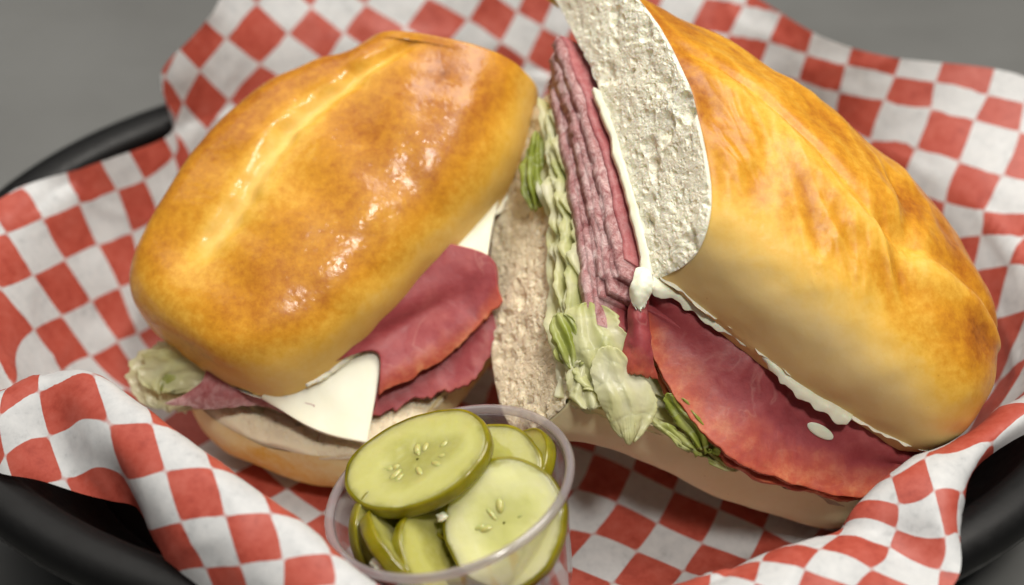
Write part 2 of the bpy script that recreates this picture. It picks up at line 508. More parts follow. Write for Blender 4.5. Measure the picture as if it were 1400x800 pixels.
bun('top_bun', right, KR, Fr, Br, [2.8, 2.9, 2.85, 2.5], TR, v0=0.74, p=2.9, nu=240, nv=300, bow=0.55, rag=0.05, hexp=0.8, ex=0.85, ey=0.78, tuck=0.30, seed=11.0, relief=relief_r, bake=bake_r, crust=M['crust_right'], lump=0.07, cap_n=(320, 150))

Fb = [pt(1.23, -8.54, 4.70), pt(3.32, -8.53, 3.90), pt(5.88, -8.95, 2.80), pt(9.04, -9.56, 1.90)]
Bb = [Fb[0]+np.array([-0.2, 8.4, 2.4]), Fb[1]+np.array([0.0, 8.2, 2.0]), Fb[2]+np.array([0.6, 7.8, 1.2]), Fb[3]+np.array([1.2, 6.5, 0.6])]
TB = [unit((0.60, 0.0, 0.80)), unit((0.32, -0.02, 0.94)), unit((0.25, -0.02, 0.96)), unit((0.2, 0.0, 0.97))]
def bake_b(U, V, up, P): return np.clip(0.03+0.06*smooth(0.5, 1.0, up)+0.04*perlin(P*0.6), 0, 1)
bun('bottom_bun', right, KR, Fb, Bb, [-2.7, -2.5, -2.55, -2.2], TB, v0=0.84, p=2.6, ex=0.7, ey=0.6, tuck=0.1, seed=23.0, bake=bake_b, crust=M['under'], crumb=M['crumb_shaded'], lump=0.05, cap_n=(300, 70))

# ---- left half
left = thing('sandwich_half', pt(-5.51, -6.66, 0.30), 'left sandwich half, glossy golden top bun facing up, cheese corners poking out', 'sandwich', 'two halves of the sandwich')
KL = [0, 0.35, 0.7, 1.0]
Fl = [pt(0.66, 0.61, 6.00), pt(-0.29, -2.11, 5.00), pt(-2.47, -4.53, 4.00), pt(-5.59, -7.38, 3.00)]
Bl = [pt(-3.90, 1.67, 6.20), pt(-6.77, -0.15, 5.20), pt(-8.44, -2.21, 4.20), pt(-9.74, -4.05, 3.20)]
TL = []
for i in range(4):
    l_ = Fl[min(i+1, 3)]+Bl[min(i+1, 3)]-Fl[max(i-1, 0)]-Bl[max(i-1, 0)]
    n_ = unit(np.cross(Fl[i]-Bl[i], l_)); TL.append(n_ if n_[2] > 0 else -n_)
def crease(U, V):          # where the loaf was scored: U of the line for each V
    return 0.515 + 0.035*np.sin(V*5.0)+0.05*V
def relief_l(U, V, P):
    e = U-crease(U, V)+0.012*perlin(np.stack([V*16, 0*V, 0*V], -1))
    m = smooth(0.0, 0.12, V)*smooth(0.95, 0.7, V)
    step = 0.13*smooth(0.02, -0.015, e)*smooth(-0.22, 0.0, e) - 0.27*np.exp(-((e-0.02)/0.026)**2) + 0.05*np.exp(-((e-0.085)/0.05)**2)
    m = m*(0.75+0.5*perlin(np.stack([V*6, 0*V, 0*V+4], -1)))
    w = perlin(np.stack([U*7, V*9, 0*U], -1)+1.7)
    hump = 0.44*np.exp(-((U-0.78)/0.13)**2)*smooth(0.0, 0.25, V)*smooth(0.98, 0.7, V)
    return m*step + hump + 0.05*w*smooth(0.5, 0.1, V)
def bake_l(U, V, up, P):
    b = 0.18+0.54*smooth(0.02, 0.32, U)*smooth(1.08, 0.84, U)
    b = b*(1-0.30*smooth(0.86, 1.0, V)) + 0.08*perlin(P*0.6+2)
    e = U-crease(U, V)
    b = b - 0.50*np.exp(-((e-0.02)/0.045)**2)*smooth(0.0, 0.15, V)*smooth(0.98, 0.75, V)
    return np.clip(b, 0.02, 0.85)
bun('top_bun', left, KL, Fl, Bl, [2.65, 2.55, 2.35, 2.05], TL, v0=0.83, p=3.7, ex=0.68, ey=0.70, tuck=0.03, lip=0.012, seed=37.0, cap_off=-0.25, lift=0.0, hexp=0.6, rag=0.10, relief=relief_l, bake=bake_l, lump=0.06)
Flb = [pt(0.67, -0.72, 4.40), pt(0.00, -3.74, 3.10), pt(-1.70, -6.12, 2.30), pt(-3.10, -8.40, 2.00)]
Blb = [pt(-3.53, 1.09, 4.40), pt(-5.86, -0.40, 3.10), pt(-7.74, -3.20, 2.30), pt(-8.82, -5.92, 2.00)]
def bake_lb(U, V, up, P): return np.clip(0.20+0.15*smooth(0.4, 1.0, up)+0.12*perlin(P*0.6), 0, 1)
bun('bottom_bun', left, KL, Flb, Blb, [-1.7, -1.9, -2.1, -2.2], [(0, 0.10, 1)]*4, v0=0.74, p=2.8, lift=0.1, ex=0.75, ey=0.65, tuck=0.12, seed=51.0, bake=bake_lb, crust=M['under'], crumb=M['crumb_shaded'], lump=0.06)

# torn crumb showing along the lower rim of the left top bun
vt = np.linspace(0.42, 0.93, 130)
et = spline(KL, Fl, vt); it = spline(KL, Bl, vt); tt_ = unit(spline(KL, TL, vt))
ow = unit(et-it)
wt = np.linspace(0, 1, 26)
dep = (0.42+0.22*fbm(np.stack([vt*14, 0*vt, 0*vt+2], -1), 3))*smooth(0.42, 0.55, vt)*smooth(0.93, 0.88, vt)+0.03
endsc = np.where(vt > 0.83, (1-((vt-0.83)/0.17)**3.7)**(1/3.7), 1.0)
et = (et+it)/2 + (et-it)/2*endsc[:, None]
PT = et[:, None] + tt_[:, None]*(0.16-(wt[None]*dep[:, None]))[..., None] + ow[:, None]*(0.05*np.sin(np.pi*wt)[None]+0.02-0.14*wt[None]**2)[..., None]
PT = PT + 0.05*fbm(PT*2.5, 3)[..., None]*ow[:, None]
for b_ in [o for o in left.children if o.name.startswith('top_bun')]:
    grid('torn_crumb', PT, M['crumb'], b_, attrs={'fade': 0.5*np.ones((130, 1))*np.sin(np.pi*wt)[None]}, thick=0.08)
PAPER_FIT = [(-15.29,1.91,1,1),(-14.71,3.19,1,2),(-13.39,5.5,1,3),(-11.86,7.06,1,4),(-11.18,7.56,1,5),(-10.39,8.69,1,6),(-14.79,0.45,2,0),(-14.14,1.43,2,1),(-13.46,2.95,2,2),(-12.06,5.22,2,3),(-10.82,6.32,2,4),(-10.17,7.03,2,5),(-9.62,8.09,2,6),(-13.42,0.27,3,0),(-12.79,1.28,3,1),(-12.0,2.96,3,2),(-10.91,4.66,3,3),(-10.14,5.43,3,4),(-10.62,2.93,4,2),(-11.43,1.13,4,1),(-15.28,4.14,0.12,2),(-13.88,6.23,0.15,3),(-12.04,7.88,0.2,5),(-8.83,11.75,1,9),(-7.4,11.08,2,9),(-7.94,12.64,1,10),(-6.98,11.97,2,10),(-7.35,13.55,1,11),(-6.49,12.74,2,11),(-5.73,13.5,2,12),(-4.67,12.82,3,12),(-9.52,10.61,1,8),(-8.14,10.11,2,8),(-9.65,12.11,0.05,9),(-2.25,12.89,4,13),(-0.1,13.01,5,14),(1.42,13.08,6,15),(2.39,12.66,7,15),(3.05,12.14,8,15),(10.83,10.54,14,16),(12.13,9.71,15,16),(13.97,8.27,16,16),(15.46,7.16,17,16),(17.2,5.18,18,16),(18.13,4.19,19,16),(10.43,10.02,14,15),(11.8,9.03,15,15),(13.65,7.83,16,15),(15.48,6.14,17,15),(16.75,4.48,18,15),(17.74,3.18,19,15),(13.09,6.62,16,14),(14.93,4.46,17,14),(15.95,2.72,18,14),(16.5,1.72,19,14),(14.04,4.23,17,13),(14.96,2.06,18,13),(15.3,0.82,19,13),(15.0,0.67,18.9,12),(15.05,-0.72,20,11.1),(14.5,-1.0,20,10.6),(1.46,-3.8,15,5),(2.18,-4.74,16,5),(2.96,-5.66,17,5),(3.8,-6.47,18,5),(0.93,-4.43,15,4),(1.49,-5.3,16,4),(2.21,-6.21,17,4),(1.12,-5.91,16,3),(0.59,-5.1,15,3),(-4.97,-3.8,9,2),(-3.78,-4.45,10,2),(-13.59,-8.34,6,-6),(-12.16,-8.89,7,-6),(-14.84,-8.8,6,-7),(-12.02,-9.97,7,-7),(-10.84,-10.14,8,-7),(-11.88,-11.0,7,-8),(-10.43,-11.17,8,-8),(-11.28,-12.0,7,-9),(-9.85,-12.11,8,-9),(-15.41,-4.5,5,-5),(-16.26,-5.13,5,-6),(-17.0,-5.92,5,-7),(-17.42,-3.22,4,-6),(-9.34,-11.01,9,-8),(-8.51,-11.97,9,-9),(-7.56,-11.57,10,-9),(4.8,-11.72,21,2),(6.03,-12.2,22,2),(7.57,-11.49,22,3),(5.52,-12.58,22,1),(8.65,-12.36,23,3),(8.27,-11.39,22,4),(9.65,-11.75,23,4),(8.47,-10.94,22,5),(9.93,-10.62,23,5),(8.58,-10.4,22,6),(10.02,-9.72,23,6),(10.82,-11.3,24,4),(-6.8,-12.11,10,-10),(-6.33,-11.67,10.7,-9.4),(-8.55,-11.32,9.4,-8.3),(-9.78,-12.53,7.8,-9.5)]
# ------------------------------------------------------------------ the checked paper liner
def rimr(p): return math.hypot((p[0]-BC[0])/14.5, (p[1]-BC[1])/10.0)
def wall_st(th, edge, foot, sag=0.3):
    e = np.array(edge, float); f = np.array(foot, float)
    o = np.array([e[0]-BC[0], e[1]-BC[1], 0])
    r = rimr(e)
    if r > 0.92:
        rim = BC + o/r*0.90; rim[2] = 4.15
        pts = [f, f*0.5+rim*0.5+unit(o)*0.1-np.array([0, 0, 0.25]), rim]
        return th, pts + [rim*0.5+e*0.5+np.array([0, 0, sag*0.5]), e]
    pts = [f]
    for k in (0.34, 0.62, 0.84):
        q = f*(1-k)+e*k
        pts.append(q + sag*np.sin(np.pi*k)*(unit(o)*0.5-np.array([0, 0, 0.5])))
    return th, pts+[e]
def lip_st(th, ridge, edge, foot, bulge=0.35):
    r = np.array(ridge, float); e = np.array(edge, float); f = np.array(foot, float)
    o = unit(np.array([e[0]-BC[0], e[1]-BC[1], 0]))
    mid = f*0.45+r*0.55 + o*0.35
    lm = r*0.5+e*0.5 + np.array([0, 0, bulge]) + o*bulge*0.5
    return th, [f, mid, r, lm, e]
def fo(th, k=1.0, z=0.12):
    t = math.radians(th)
    return (BC[0]+10.3*k*math.cos(t), BC[1]+6.3*k*math.sin(t), z)
ST = [
    wall_st(180, (-14.4, -4.6, 4.6), fo(178)),
    wall_st(168, pt(-13.18, -1.19, 4.50), fo(170)),
    wall_st(156, pt(-11.71, -0.01, 4.40), fo(160)),
    wall_st(147, pt(-10.31, 0.81, 4.40), fo(150)),
    wall_st(140, pt(-9.24, 1.69, 4.40), fo(144)),
    wall_st(137.5, pt(-9.27, 2.17, 4.90), fo(141), 0.9),
    wall_st(134, pt(-9.44, 2.48, 5.70), fo(137), 0.7),
    wall_st(126, pt(-8.54, 3.16, 6.50), fo(129)),
    wall_st(118, pt(-7.39, 5.65, 7.20), fo(121)),
    wall_st(104, pt(-4.54, 7.29, 7.60), fo(107)),
    wall_st(92, pt(-1.86, 7.48, 7.60), fo(95), 0.2),
    wall_st(86, pt(-0.31, 7.40, 7.30), fo(89), 0.9),
    wall_st(80, pt(0.94, 7.37, 7.20), fo(84), 0.5),
    wall_st(66, pt(4.15, 6.88, 6.90), fo(71)),
    wall_st(56, pt(6.38, 5.87, 6.30), fo(61)),
    wall_st(49, pt(7.55, 4.57, 6.20), fo(53)),
    wall_st(42, pt(8.69, 3.53, 6.10), fo(45)),
    wall_st(34, pt(10.10, 2.96, 6.00), fo(37)),
    wall_st(26, pt(11.58, 2.66, 6.00), fo(28)),
    wall_st(16, pt(13.65, 2.17, 5.90), fo(18)),
    wall_st(6, pt(15.15, 0.35, 5.00), fo(8)),
    wall_st(-6, pt(14.75, -3.57, 4.70), fo(-4)),
    lip_st(-20, pt(13.11, -6.81, 4.70), pt(13.49, -7.37, 4.30), fo(-18)),
    lip_st(-30, pt(11.58, -8.11, 4.50), pt(11.50, -8.97, 4.30), fo(-28)),
    lip_st(-39, pt(10.22, -9.05, 4.40), pt(9.97, -10.18, 4.30), fo(-37)),
    lip_st(-43, pt(8.99, -9.86, 4.60), pt(9.46, -11.54, 4.35), fo(-42)),
    lip_st(-50, pt(8.20, -10.53, 4.60), pt(9.33, -12.34, 4.30), fo(-47), 0.2),
    lip_st(-56, pt(7.48, -11.23, 4.30), pt(8.97, -13.11, 4.20), fo(-52), -0.1),
    lip_st(-61, pt(7.32, -11.54, 4.20), pt(8.17, -13.65, 4.10), fo(-57), 0.1),
    lip_st(-69, pt(5.97, -12.06, 4.30), pt(6.48, -14.11, 4.00), fo(-64), 0.35),
    lip_st(-78, pt(4.27, -13.07, 4.30), pt(4.37, -14.62, 4.00), fo(-74)),
    lip_st(-92, pt(1.32, -13.96, 4.30), pt(1.30, -15.12, 4.00), fo(-90)),
    lip_st(-106, pt(-1.46, -14.10, 4.50), pt(-2.02, -14.96, 4.00), fo(-102)),
    lip_st(-117, pt(-2.80, -13.58, 5.00), pt(-4.22, -14.41, 4.20), fo(-112)),
    lip_st(-126, pt(-4.15, -12.57, 5.30), pt(-5.40, -13.68, 4.20), fo(-122)),
    lip_st(-135, pt(-5.81, -11.21, 5.50), pt(-6.54, -12.91, 4.20), fo(-132), 0.5),
    lip_st(-143, pt(-7.49, -9.80, 5.50), pt(-7.51, -11.89, 4.25), fo(-140), 0.6),
    lip_st(-150, pt(-8.83, -8.56, 5.40), pt(-8.12, -10.99, 4.25), fo(-147), 0.6),
    lip_st(-155, pt(-9.60, -8.03, 5.30), pt(-8.67, -10.79, 4.20), fo(-152), 0.45),
    lip_st(-160, pt(-10.18, -7.98, 5.20), pt(-9.50, -10.55, 4.20), fo(-157), 0.1),
    lip_st(-166, pt(-10.80, -8.11, 5.10), pt(-10.45, -10.21, 4.20), fo(-163), 0.1),
    lip_st(-173, pt(-11.72, -8.46, 5.00), pt(-11.68, -9.73, 4.20), fo(-170), 0.2),
    wall_st(-178, pt(-13.80, -6.68, 4.80), fo(-177)),
]
nS = len(ST)
nR, nA, nK = 120, 460, 30
ctrl = []
for th, pts in ST:
    f = pts[0]
    c0 = np.array([0, -4.4, 0.02])
    pl = np.array([c0, c0*0.45+np.array([f[0], f[1], 0.02])*0.55] + list(pts))
    ch = np.concatenate([[0], np.cumsum(np.linalg.norm(np.diff(pl, axis=0), axis=1)**0.7)])
    fine = spline(ch, pl, np.linspace(0, ch[-1], 200))
    al = np.concatenate([[0], np.cumsum(np.linalg.norm(np.diff(fine, axis=0), axis=1))])
    u = np.linspace(0, al[-1], nK)
    ctrl.append(np.stack([np.interp(u, al, fine[:, i]) for i in range(3)], -1))
ctrl = np.array(ctrl)                         # station, radial, xyz
# spread stations by arc length of their outer ring, closed
ring = np.vstack([ctrl[:, nK*2//3], ctrl[:1, nK*2//3]])
seg = np.maximum(np.linalg.norm(np.diff(ring, axis=0), axis=1), 0.5)
tt = np.concatenate([[0], np.cumsum(seg)])
pad = 4
tk = np.concatenate([tt[-1-pad:-1]-tt[-1], tt[:-1], tt[-1]+tt[:pad]])
ck = np.concatenate([ctrl[-pad:], ctrl, ctrl[:pad]])
ta = np.linspace(0, tt[-1], nA, endpoint=False)
ca = spline(tk, ck, ta)                       # angle, radial knot, xyz
sr = np.linspace(0, 1, nR)
PP = np.transpose(spline(np.linspace(0, 1, nK), np.transpose(ca, (1, 0, 2)), sr), (1, 0, 2))   # angle, radial, xyz
# the sheet lies on the basket: keep it off the floor and clear of the rim
rr = np.hypot((PP[..., 0]-BC[0])/14.5, (PP[..., 1]-BC[1])/10.0)
lim = 0.885-0.13*(1-np.clip(PP[..., 2]/4.0, 0, 1))
inside = (PP[..., 2] < 3.9) & (rr > lim)
kk = np.where(inside, lim/np.maximum(rr, 1e-6), 1.0)
PP[..., 0] = BC[0]+(PP[..., 0]-BC[0])*kk; PP[..., 1] = BC[1]+(PP[..., 1]-BC[1])*kk
PP[..., 2] = np.maximum(PP[..., 2], np.where(rr*kk > 0.89, 4.12, 0.0))
wr = smooth(0.35, 0.7, sr)[None]
Np = gnormals(PP)
crk = 1-np.abs(perlin(PP*0.42+5.3))*2.6
PP = PP + Np*((0.06*fbm(PP*0.55+2, 2)+0.06*np.clip(crk, -0.2, 1)**3 + 0.016*np.clip(1-np.abs(perlin(PP*1.1+9.1))*3, 0, 1)**2)*wr)[..., None]
# flattened sheet coordinates (polar, true radial length)
ln = np.concatenate([np.zeros((nA, 1)), np.cumsum(np.linalg.norm(np.diff(PP, axis=1), axis=2), axis=1)], 1)
thk = np.radians(np.array([s[0] for s in ST]))
thk = np.unwrap(-thk)
thp = np.concatenate([thk[-pad:]-2*np.pi, thk, thk[:pad]+2*np.pi])
tha = -spline(tk, thp[:, None], ta)[:, 0]
FLAT = np.stack([ln*np.cos(tha)[:, None], ln*np.sin(tha)[:, None]], -1)
# printed squares: sheet position -> square index, measured at the corners of the printed squares
CORNERS = np.array(PAPER_FIT, float)
def tps_fit(X, Y, lam=0.5):
    n = len(X)
    r2 = ((X[:, None]-X[None])**2).sum(-1)
    K = 0.5*r2*np.log(r2+1e-9)
    Pm = np.hstack([np.ones((n, 1)), X])
    A = np.zeros((n+3, n+3)); A[:n, :n] = K + lam*np.eye(n); A[:n, n:] = Pm; A[n:, :n] = Pm.T
    return np.linalg.solve(A, np.vstack([Y, np.zeros((3, 2))]))
def tps_eval(X, S, Q):
    r2 = ((Q[:, None]-X[None])**2).sum(-1)
    return (0.5*r2*np.log(r2+1e-9))@S[:-3] + np.hstack([np.ones((len(Q), 1)), Q])@S[-3:]
if len(CORNERS):
    S = tps_fit(CORNERS[:, :2], CORNERS[:, 2:])
    UVp = tps_eval(CORNERS[:, :2], S, FLAT.reshape(-1, 2))
else:
    UVp = FLAT.reshape(-1, 2)/1.27
paper = grid('paper_liner', PP, M['paper'], None, cu=True, flip=True, uv=UVp,
             label='red and white checked waxed paper sheet lining the basket', cat='paper liner')
# ------------------------------------------------------------------ fillings: materials
def m_ham():
    t = Tree('cured_ham')
    rim = t.attr('rim'); cut = t.attr('cut')
    co = t.co()
    warp = t.mix(0.006, co, t.n('TexNoise', {'Vector': co, 'Scale': 110.0, 'Detail': 3.0}).outputs['Color'], 'ADD')
    n1 = t.noise(90, 5, 0.6, warp)
    n2 = t.noise(420, 4, 0.65)
    meat = t.ramp(t.math('ADD', t.math('MULTIPLY', n1, 0.7), t.math('MULTIPLY', n2, 0.3)),
                  [(0.30, (0.23, 0.036, 0.042)), (0.50, (0.31, 0.056, 0.062)), (0.66, (0.37, 0.085, 0.086)), (0.80, (0.48, 0.17, 0.15))])
    # pale marbling along warped contour lines
    wv = t.noise(55, 3, 0.5, warp, dist=1.2)
    vein = t.math('SUBTRACT', 1.0, t.fr(t.math('ABSOLUTE', t.math('SUBTRACT', wv, 0.5)), 0.0, 0.03))
    vein = t.math('MULTIPLY', vein, t.fr(t.noise(70, 3), 0.48, 0.62))
    meat = t.mix(t.math('MULTIPLY', vein, 0.16), meat, c4(0.70, 0.42, 0.36))
    rn = t.math('ADD', rim, t.math('MULTIPLY', t.math('SUBTRACT', n1, 0.5), 0.55))
    rind = t.ramp(t.noise(200, 5, 0.7), [(0.3, (0.40, 0.060, 0.026)), (0.5, (0.54, 0.125, 0.045)), (0.7, (0.70, 0.30, 0.13))])
    col = t.mix(t.fr(rn, 0.68, 1.08, 0.0, 0.9), meat, rind)
    cutc = t.ramp(t.math('ADD', t.math('MULTIPLY', t.noise(380, 6, 0.8, dist=0.6), 0.75), t.math('MULTIPLY', t.noise(80, 3), 0.25)),
                  [(0.38, (0.28, 0.09, 0.09)), (0.49, (0.48, 0.26, 0.255)), (0.60, (0.72, 0.53, 0.51))])
    col = t.mix(cut, col, cutc)
    nor = t.bump(n2, 0.35, 0.03, t.bump(n1, 0.25, 0.10))
    nor = t.bump(t.noise(380, 6, 0.8, dist=0.6), t.math('MULTIPLY', cut, 1.0), 0.09, nor)
    t.p(Base_Color=col, Roughness=t.fr(n2, 0.3, 0.7, 0.38, 0.58), Normal=nor)
    t.p(Subsurface_Weight=0.18, Subsurface_Scale=0.003)
    t.b.inputs['Specular IOR Level'].default_value = 0.32
    t.b.inputs['Subsurface Radius'].default_value = (1.0, 0.35, 0.25)
    return t.m
def m_cheese():
    t = Tree('white_provolone')
    n = t.noise(90, 4)
    t.p(Base_Color=t.ramp(n, [(0.3, (0.76, 0.72, 0.50)), (0.7, (0.83, 0.80, 0.60))]), Roughness=0.42, Normal=t.bump(t.noise(500, 4, 0.65), 0.15, 0.02))
    t.p(Subsurface_Weight=0.4, Subsurface_Scale=0.006)
    t.b.inputs['Subsurface Radius'].default_value = (1.0, 0.8, 0.5)
    return t.m
def m_mayo():
    t = Tree('mayonnaise')
    t.p(Base_Color=c4(0.84, 0.79, 0.62), Roughness=0.42, Normal=t.bump(t.noise(320, 3), 0.3, 0.05))
    t.p(Subsurface_Weight=0.3, Subsurface_Scale=0.004)
    return t.m
def m_lettuce():
    t = Tree('iceberg_lettuce')
    g = t.attr('green')
    n = t.noise(120, 4, 0.6)
    v = t.math('ADD', g, t.math('MULTIPLY', t.math('SUBTRACT', n, 0.5), 0.5))
    col = t.ramp(v, [(0.0, (0.88, 0.87, 0.68)), (0.3, (0.80, 0.80, 0.46)), (0.65, (0.46, 0.52, 0.10)), (1.0, (0.13, 0.19, 0.015))])
    vein = t.voro(140, feature='DISTANCE_TO_EDGE')
    nor = t.bump(t.noise(190, 4, 0.6, dist=1.0), 0.4, 0.07, t.bump(t.fr(vein, 0.0, 0.10), 0.25, 0.05))
    col = t.mix(t.fr(vein, 0.05, 0.0, 0, 0.35), col, c4(0.74, 0.77, 0.55))
    t.p(Base_Color=col, Roughness=0.26, Normal=nor)
    tr = t.n('BsdfTranslucent', {'Color': col})
    mx = t.n('MixShader', {0: 0.55})
    t.t.links.new(t.b.outputs[0], mx.inputs[1]); t.t.links.new(tr.outputs[0], mx.inputs[2])
    t.t.links.new(mx.outputs[0], t.out.inputs['Surface'])
    return t.m
M.update(ham=m_ham(), cheese=m_cheese(), mayo=m_mayo(), lettuce=m_lettuce())

LAST = [None]
def sheet(name, rows, mat, parent, thick=0.2, nu=60, nv=90, wav=0.05, wf=0.9, seed=0.0, ragged=0.0, attrs=None, rowk=None, rf=11, ro=4, **kw):
    """bendy slice through rows of control points; rows run from the inner to the outer edge"""
    R = np.array(rows, float)                  # row, col, xyz
    rk = np.linspace(0, 1, len(R)) if rowk is None else np.array(rowk, float)
    u = np.linspace(0, 1, nu); v = np.linspace(0, 1, nv)
    A = spline(rk, R, u)                       # u, col, xyz
    ck = np.linspace(0, 1, R.shape[1])
    if ragged:                                 # uneven outer edge
        pass
    P = np.transpose(spline(ck, np.transpose(A, (1, 0, 2)), v), (1, 0, 2))
    if ragged:
        d = P[-1]-P[-6]
        e = ragged*fbm(np.stack([v*rf+seed, 0*v, 0*v+seed], -1), ro)
        k = smooth(0.55, 1.0, u)
        P = P + (unit(d)[None]*e[None, :, None])*k[:, None, None]
    N = gnormals(P)
    P = P + N*(wav*fbm(P*wf+seed, 3))[..., None]
    U, V = np.meshgrid(u, v, indexing='ij')
    at_ = {}
    for k, f in (attrs or {}).items(): at_[k] = f(U, V, P) if callable(f) else np.full(U.shape, float(f))
    o = grid(name, P, mat, parent, attrs=at_, thick=thick, **kw)
    LAST[0] = P
    if thick:
        b = o.modifiers.new('soft_edge', 'BEVEL')
        b.width = min(0.03, thick*0.3)*CM; b.segments = 1; b.limit_method = 'ANGLE'
    return o
HAM = {'rim': lambda U, V, P: U, 'cut': 0.0}

def gap(Fb, Bb, Ft, Bt, K, bow=None):
    def G(q, tau, v):
        q, tau, v = np.broadcast_arrays(np.asarray(q, float), np.asarray(tau, float), np.asarray(v, float))
        sh = q.shape
        vv = v.ravel()
        s = [spline(K, a, vv).reshape(sh+(3,)) for a in (Fb, Bb, Ft, Bt)]
        lo = s[0]*(1-q[..., None]) + s[1]*q[..., None]
        hi = s[2]*(1-q[..., None]) + s[3]*q[..., None]
        if bow is not None: hi = hi + np.array(bow)*(4*np.clip(q, 0, 1)*(1-np.clip(q, 0, 1)))[..., None]
        return lo*(1-tau[..., None]) + hi*tau[..., None]
    return G
GR = gap(Fb, Bb, Fr, Br, KR, 0.5*TR[0])

# ---- right half: ham seen edge-on in the cut face
def stack_sheet(G, parent, name, mat, tau, q0, q1, v0, v1, thick, seed, amp, freq=1.6, nq=110, nvv=26, attrs=None, fray=0.02, curl=0.0, ff=14):
    q = np.linspace(q0, q1, nq); v = np.linspace(v0, v1, nvv)
    Q, Vv = np.meshgrid(q, v, indexing='ij')
    e = fray*fbm(np.stack([q*ff+seed, 0*q, 0*q+seed*2], -1), 4)
    V2 = Vv + e[:, None]*smooth(v0+0.12, v0, Vv)
    ta = tau + amp*fbm(np.stack([Q*freq*3+seed, Vv*6, 0*Q+seed], -1), 3)
    cw = 0.6+0.8*perlin(np.stack([q*5+seed, 0*q, 0*q+seed], -1))
    ta = ta + curl*cw[:, None]*smooth(v0+0.16, v0, Vv)**1.5
    P = G(Q, ta, V2)
    at_ = {}
    for k, f in (attrs or {}).items(): at_[k] = f(Q, Vv, P) if callable(f) else np.full(Q.shape, float(f))
    return grid(name, P, mat, parent, attrs=at_, thick=thick)
cutf = lambda Q, V, P: smooth(0.05, 0.005, V)
for i in range(10):
    tau = 0.345 + 0.0495*i + 0.014*math.sin(i*5.3)
    dark = i in (0, 9)
    stack_sheet(GR, right, 'ham_slice', M['ham'], tau, 0.12+0.035*math.sin(i*2.1)-(0.03 if i < 3 else 0), 0.86, -0.034-0.006*math.sin(i*1.7)+(0.012 if dark else 0), 0.45, 0.31 if not dark else 0.16, 3.7*i+1, 0.012, 1.1+0.6*math.sin(i*4.1), nq=240, nvv=40,
                attrs={'rim': 0.15 if i else 0.9, 'cut': (cutf if not dark else 0.25)}, fray=0.008, ff=12)
stack_sheet(GR, right, 'cheese_slice', M['cheese'], 0.905, 0.05, 0.62, -0.02, 0.7, 0.15, 5.0, 0.010, fray=0.006)
stack_sheet(GR, right, 'cheese_slice', M['cheese'], 0.965, 0.03, 0.85, 0.015, 0.6, 0.13, 9.0, 0.008, fray=0.006)

# the big slice that hangs out at the front
oc = [(2.92, -6.81, 6.30), (3.24, -7.85, 5.30), (4.04, -8.84, 4.50), (5.05, -9.52, 3.90), (6.41, -9.62, 3.30), (7.98, -9.55, 2.80), (9.25, -8.81, 3.10)]
ic = [(3.12, -6.68, 6.90), (4.25, -6.95, 6.35), (5.15, -7.33, 5.90), (5.97, -7.72, 5.50), (6.97, -8.19, 4.90), (7.98, -8.60, 4.30), (9.40, -8.76, 3.30)]
o3 = np.array([np.array(p, float) for p in oc]); i3 = np.array([np.array(p, float) for p in ic])
deep = i3 + np.array([0.3, 1.6, 0.15])
m3 = i3*0.5+o3*0.5 + np.array([0.0, 0.12, -0.18])
sheet('ham_slice', [deep, i3+np.array([0, 0.1, -0.25]), m3, o3], M['ham'], right, 0.17, 70, 140, 0.05, 0.7, 3.0, 0.10, HAM, rowk=[0, 0.3, 0.66, 1])
BIG = LAST[0]
# a second slice right under it
o4 = o3[1:] + np.array([-0.05, 0.12, -0.28]); i4 = i3[1:] + np.array([0, 0.6, -0.45])
sheet('ham_slice', [i4+np.array([0.2, 1.2, 0]), i4, i4*0.5+o4*0.5+np.array([0, 0.1, -0.2]), o4], M['ham'], right, 0.15, 50, 100, 0.05, 0.8, 6.0, 0.10, HAM)
# folded tongue of ham at the corner of the cut
fl_ = [[pt(2.76, -6.27, 6.70), pt(2.94, -6.52, 6.80), pt(3.09, -6.81, 6.80)], [pt(2.65, -7.13, 6.20), pt(2.83, -7.19, 6.40), pt(3.01, -7.13, 6.20)], [pt(2.54, -7.66, 5.70), pt(2.79, -7.75, 5.95), pt(3.06, -7.78, 5.70)], [pt(2.39, -7.98, 5.20), pt(2.73, -8.16, 5.35), pt(3.23, -8.02, 5.10)]]
sheet('ham_slice', fl_, M['ham'], right, 0.16, 40, 30, 0.07, 1.6, 12.0, 0.16, {'rim': lambda U, V, P: U*0.98, 'cut': 0.0})
# mayonnaise squeezed out along the top bun
def blob(name, path, rad, mat, parent, seed=0.0, n=60, m=14, flat=0.6, up=(0, 0, 1)):
    path = np.array(path, float)
    t = np.linspace(0, 1, n)
    C = spline(np.linspace(0, 1, len(path)), path, t)
    T = unit(np.gradient(C, axis=0))
    S = unit(np.cross(T, np.array(up)))
    Nn = np.cross(S, T)
    r = rad*(np.maximum(1-(2*t-1)**6, 0.001))**0.5*(1+0.45*fbm(np.stack([t*7+seed, 0*t, 0*t+seed], -1), 3))
    a = np.linspace(0, 2*np.pi, m, endpoint=False)
    P = C[:, None] + r[:, None, None]*(np.cos(a)[None, :, None]*S[:, None] + flat*np.sin(a)[None, :, None]*Nn[:, None])
    P = P + 0.25*rad*(fbm(P*4+seed, 2))[..., None]*unit(P-C[:, None])
    return grid(name, P, mat, parent, cv=True)
def smear(up, lo, seed, rag=0.16, thick=0.16):
    U_ = np.array([np.array(p, float) for p in up]); L2 = np.array([np.array(p, float) for p in lo])
    sheet('mayonnaise', [U_+np.array([0, 0.5, -0.05]), U_, U_*0.45+L2*0.55+np.array([0, -0.08, 0.05]), L2], M['mayo'], right, thick, 30, 120, 0.03, 1.5, seed, rag, rowk=[0, 0.4, 0.75, 1], rf=6, ro=2)
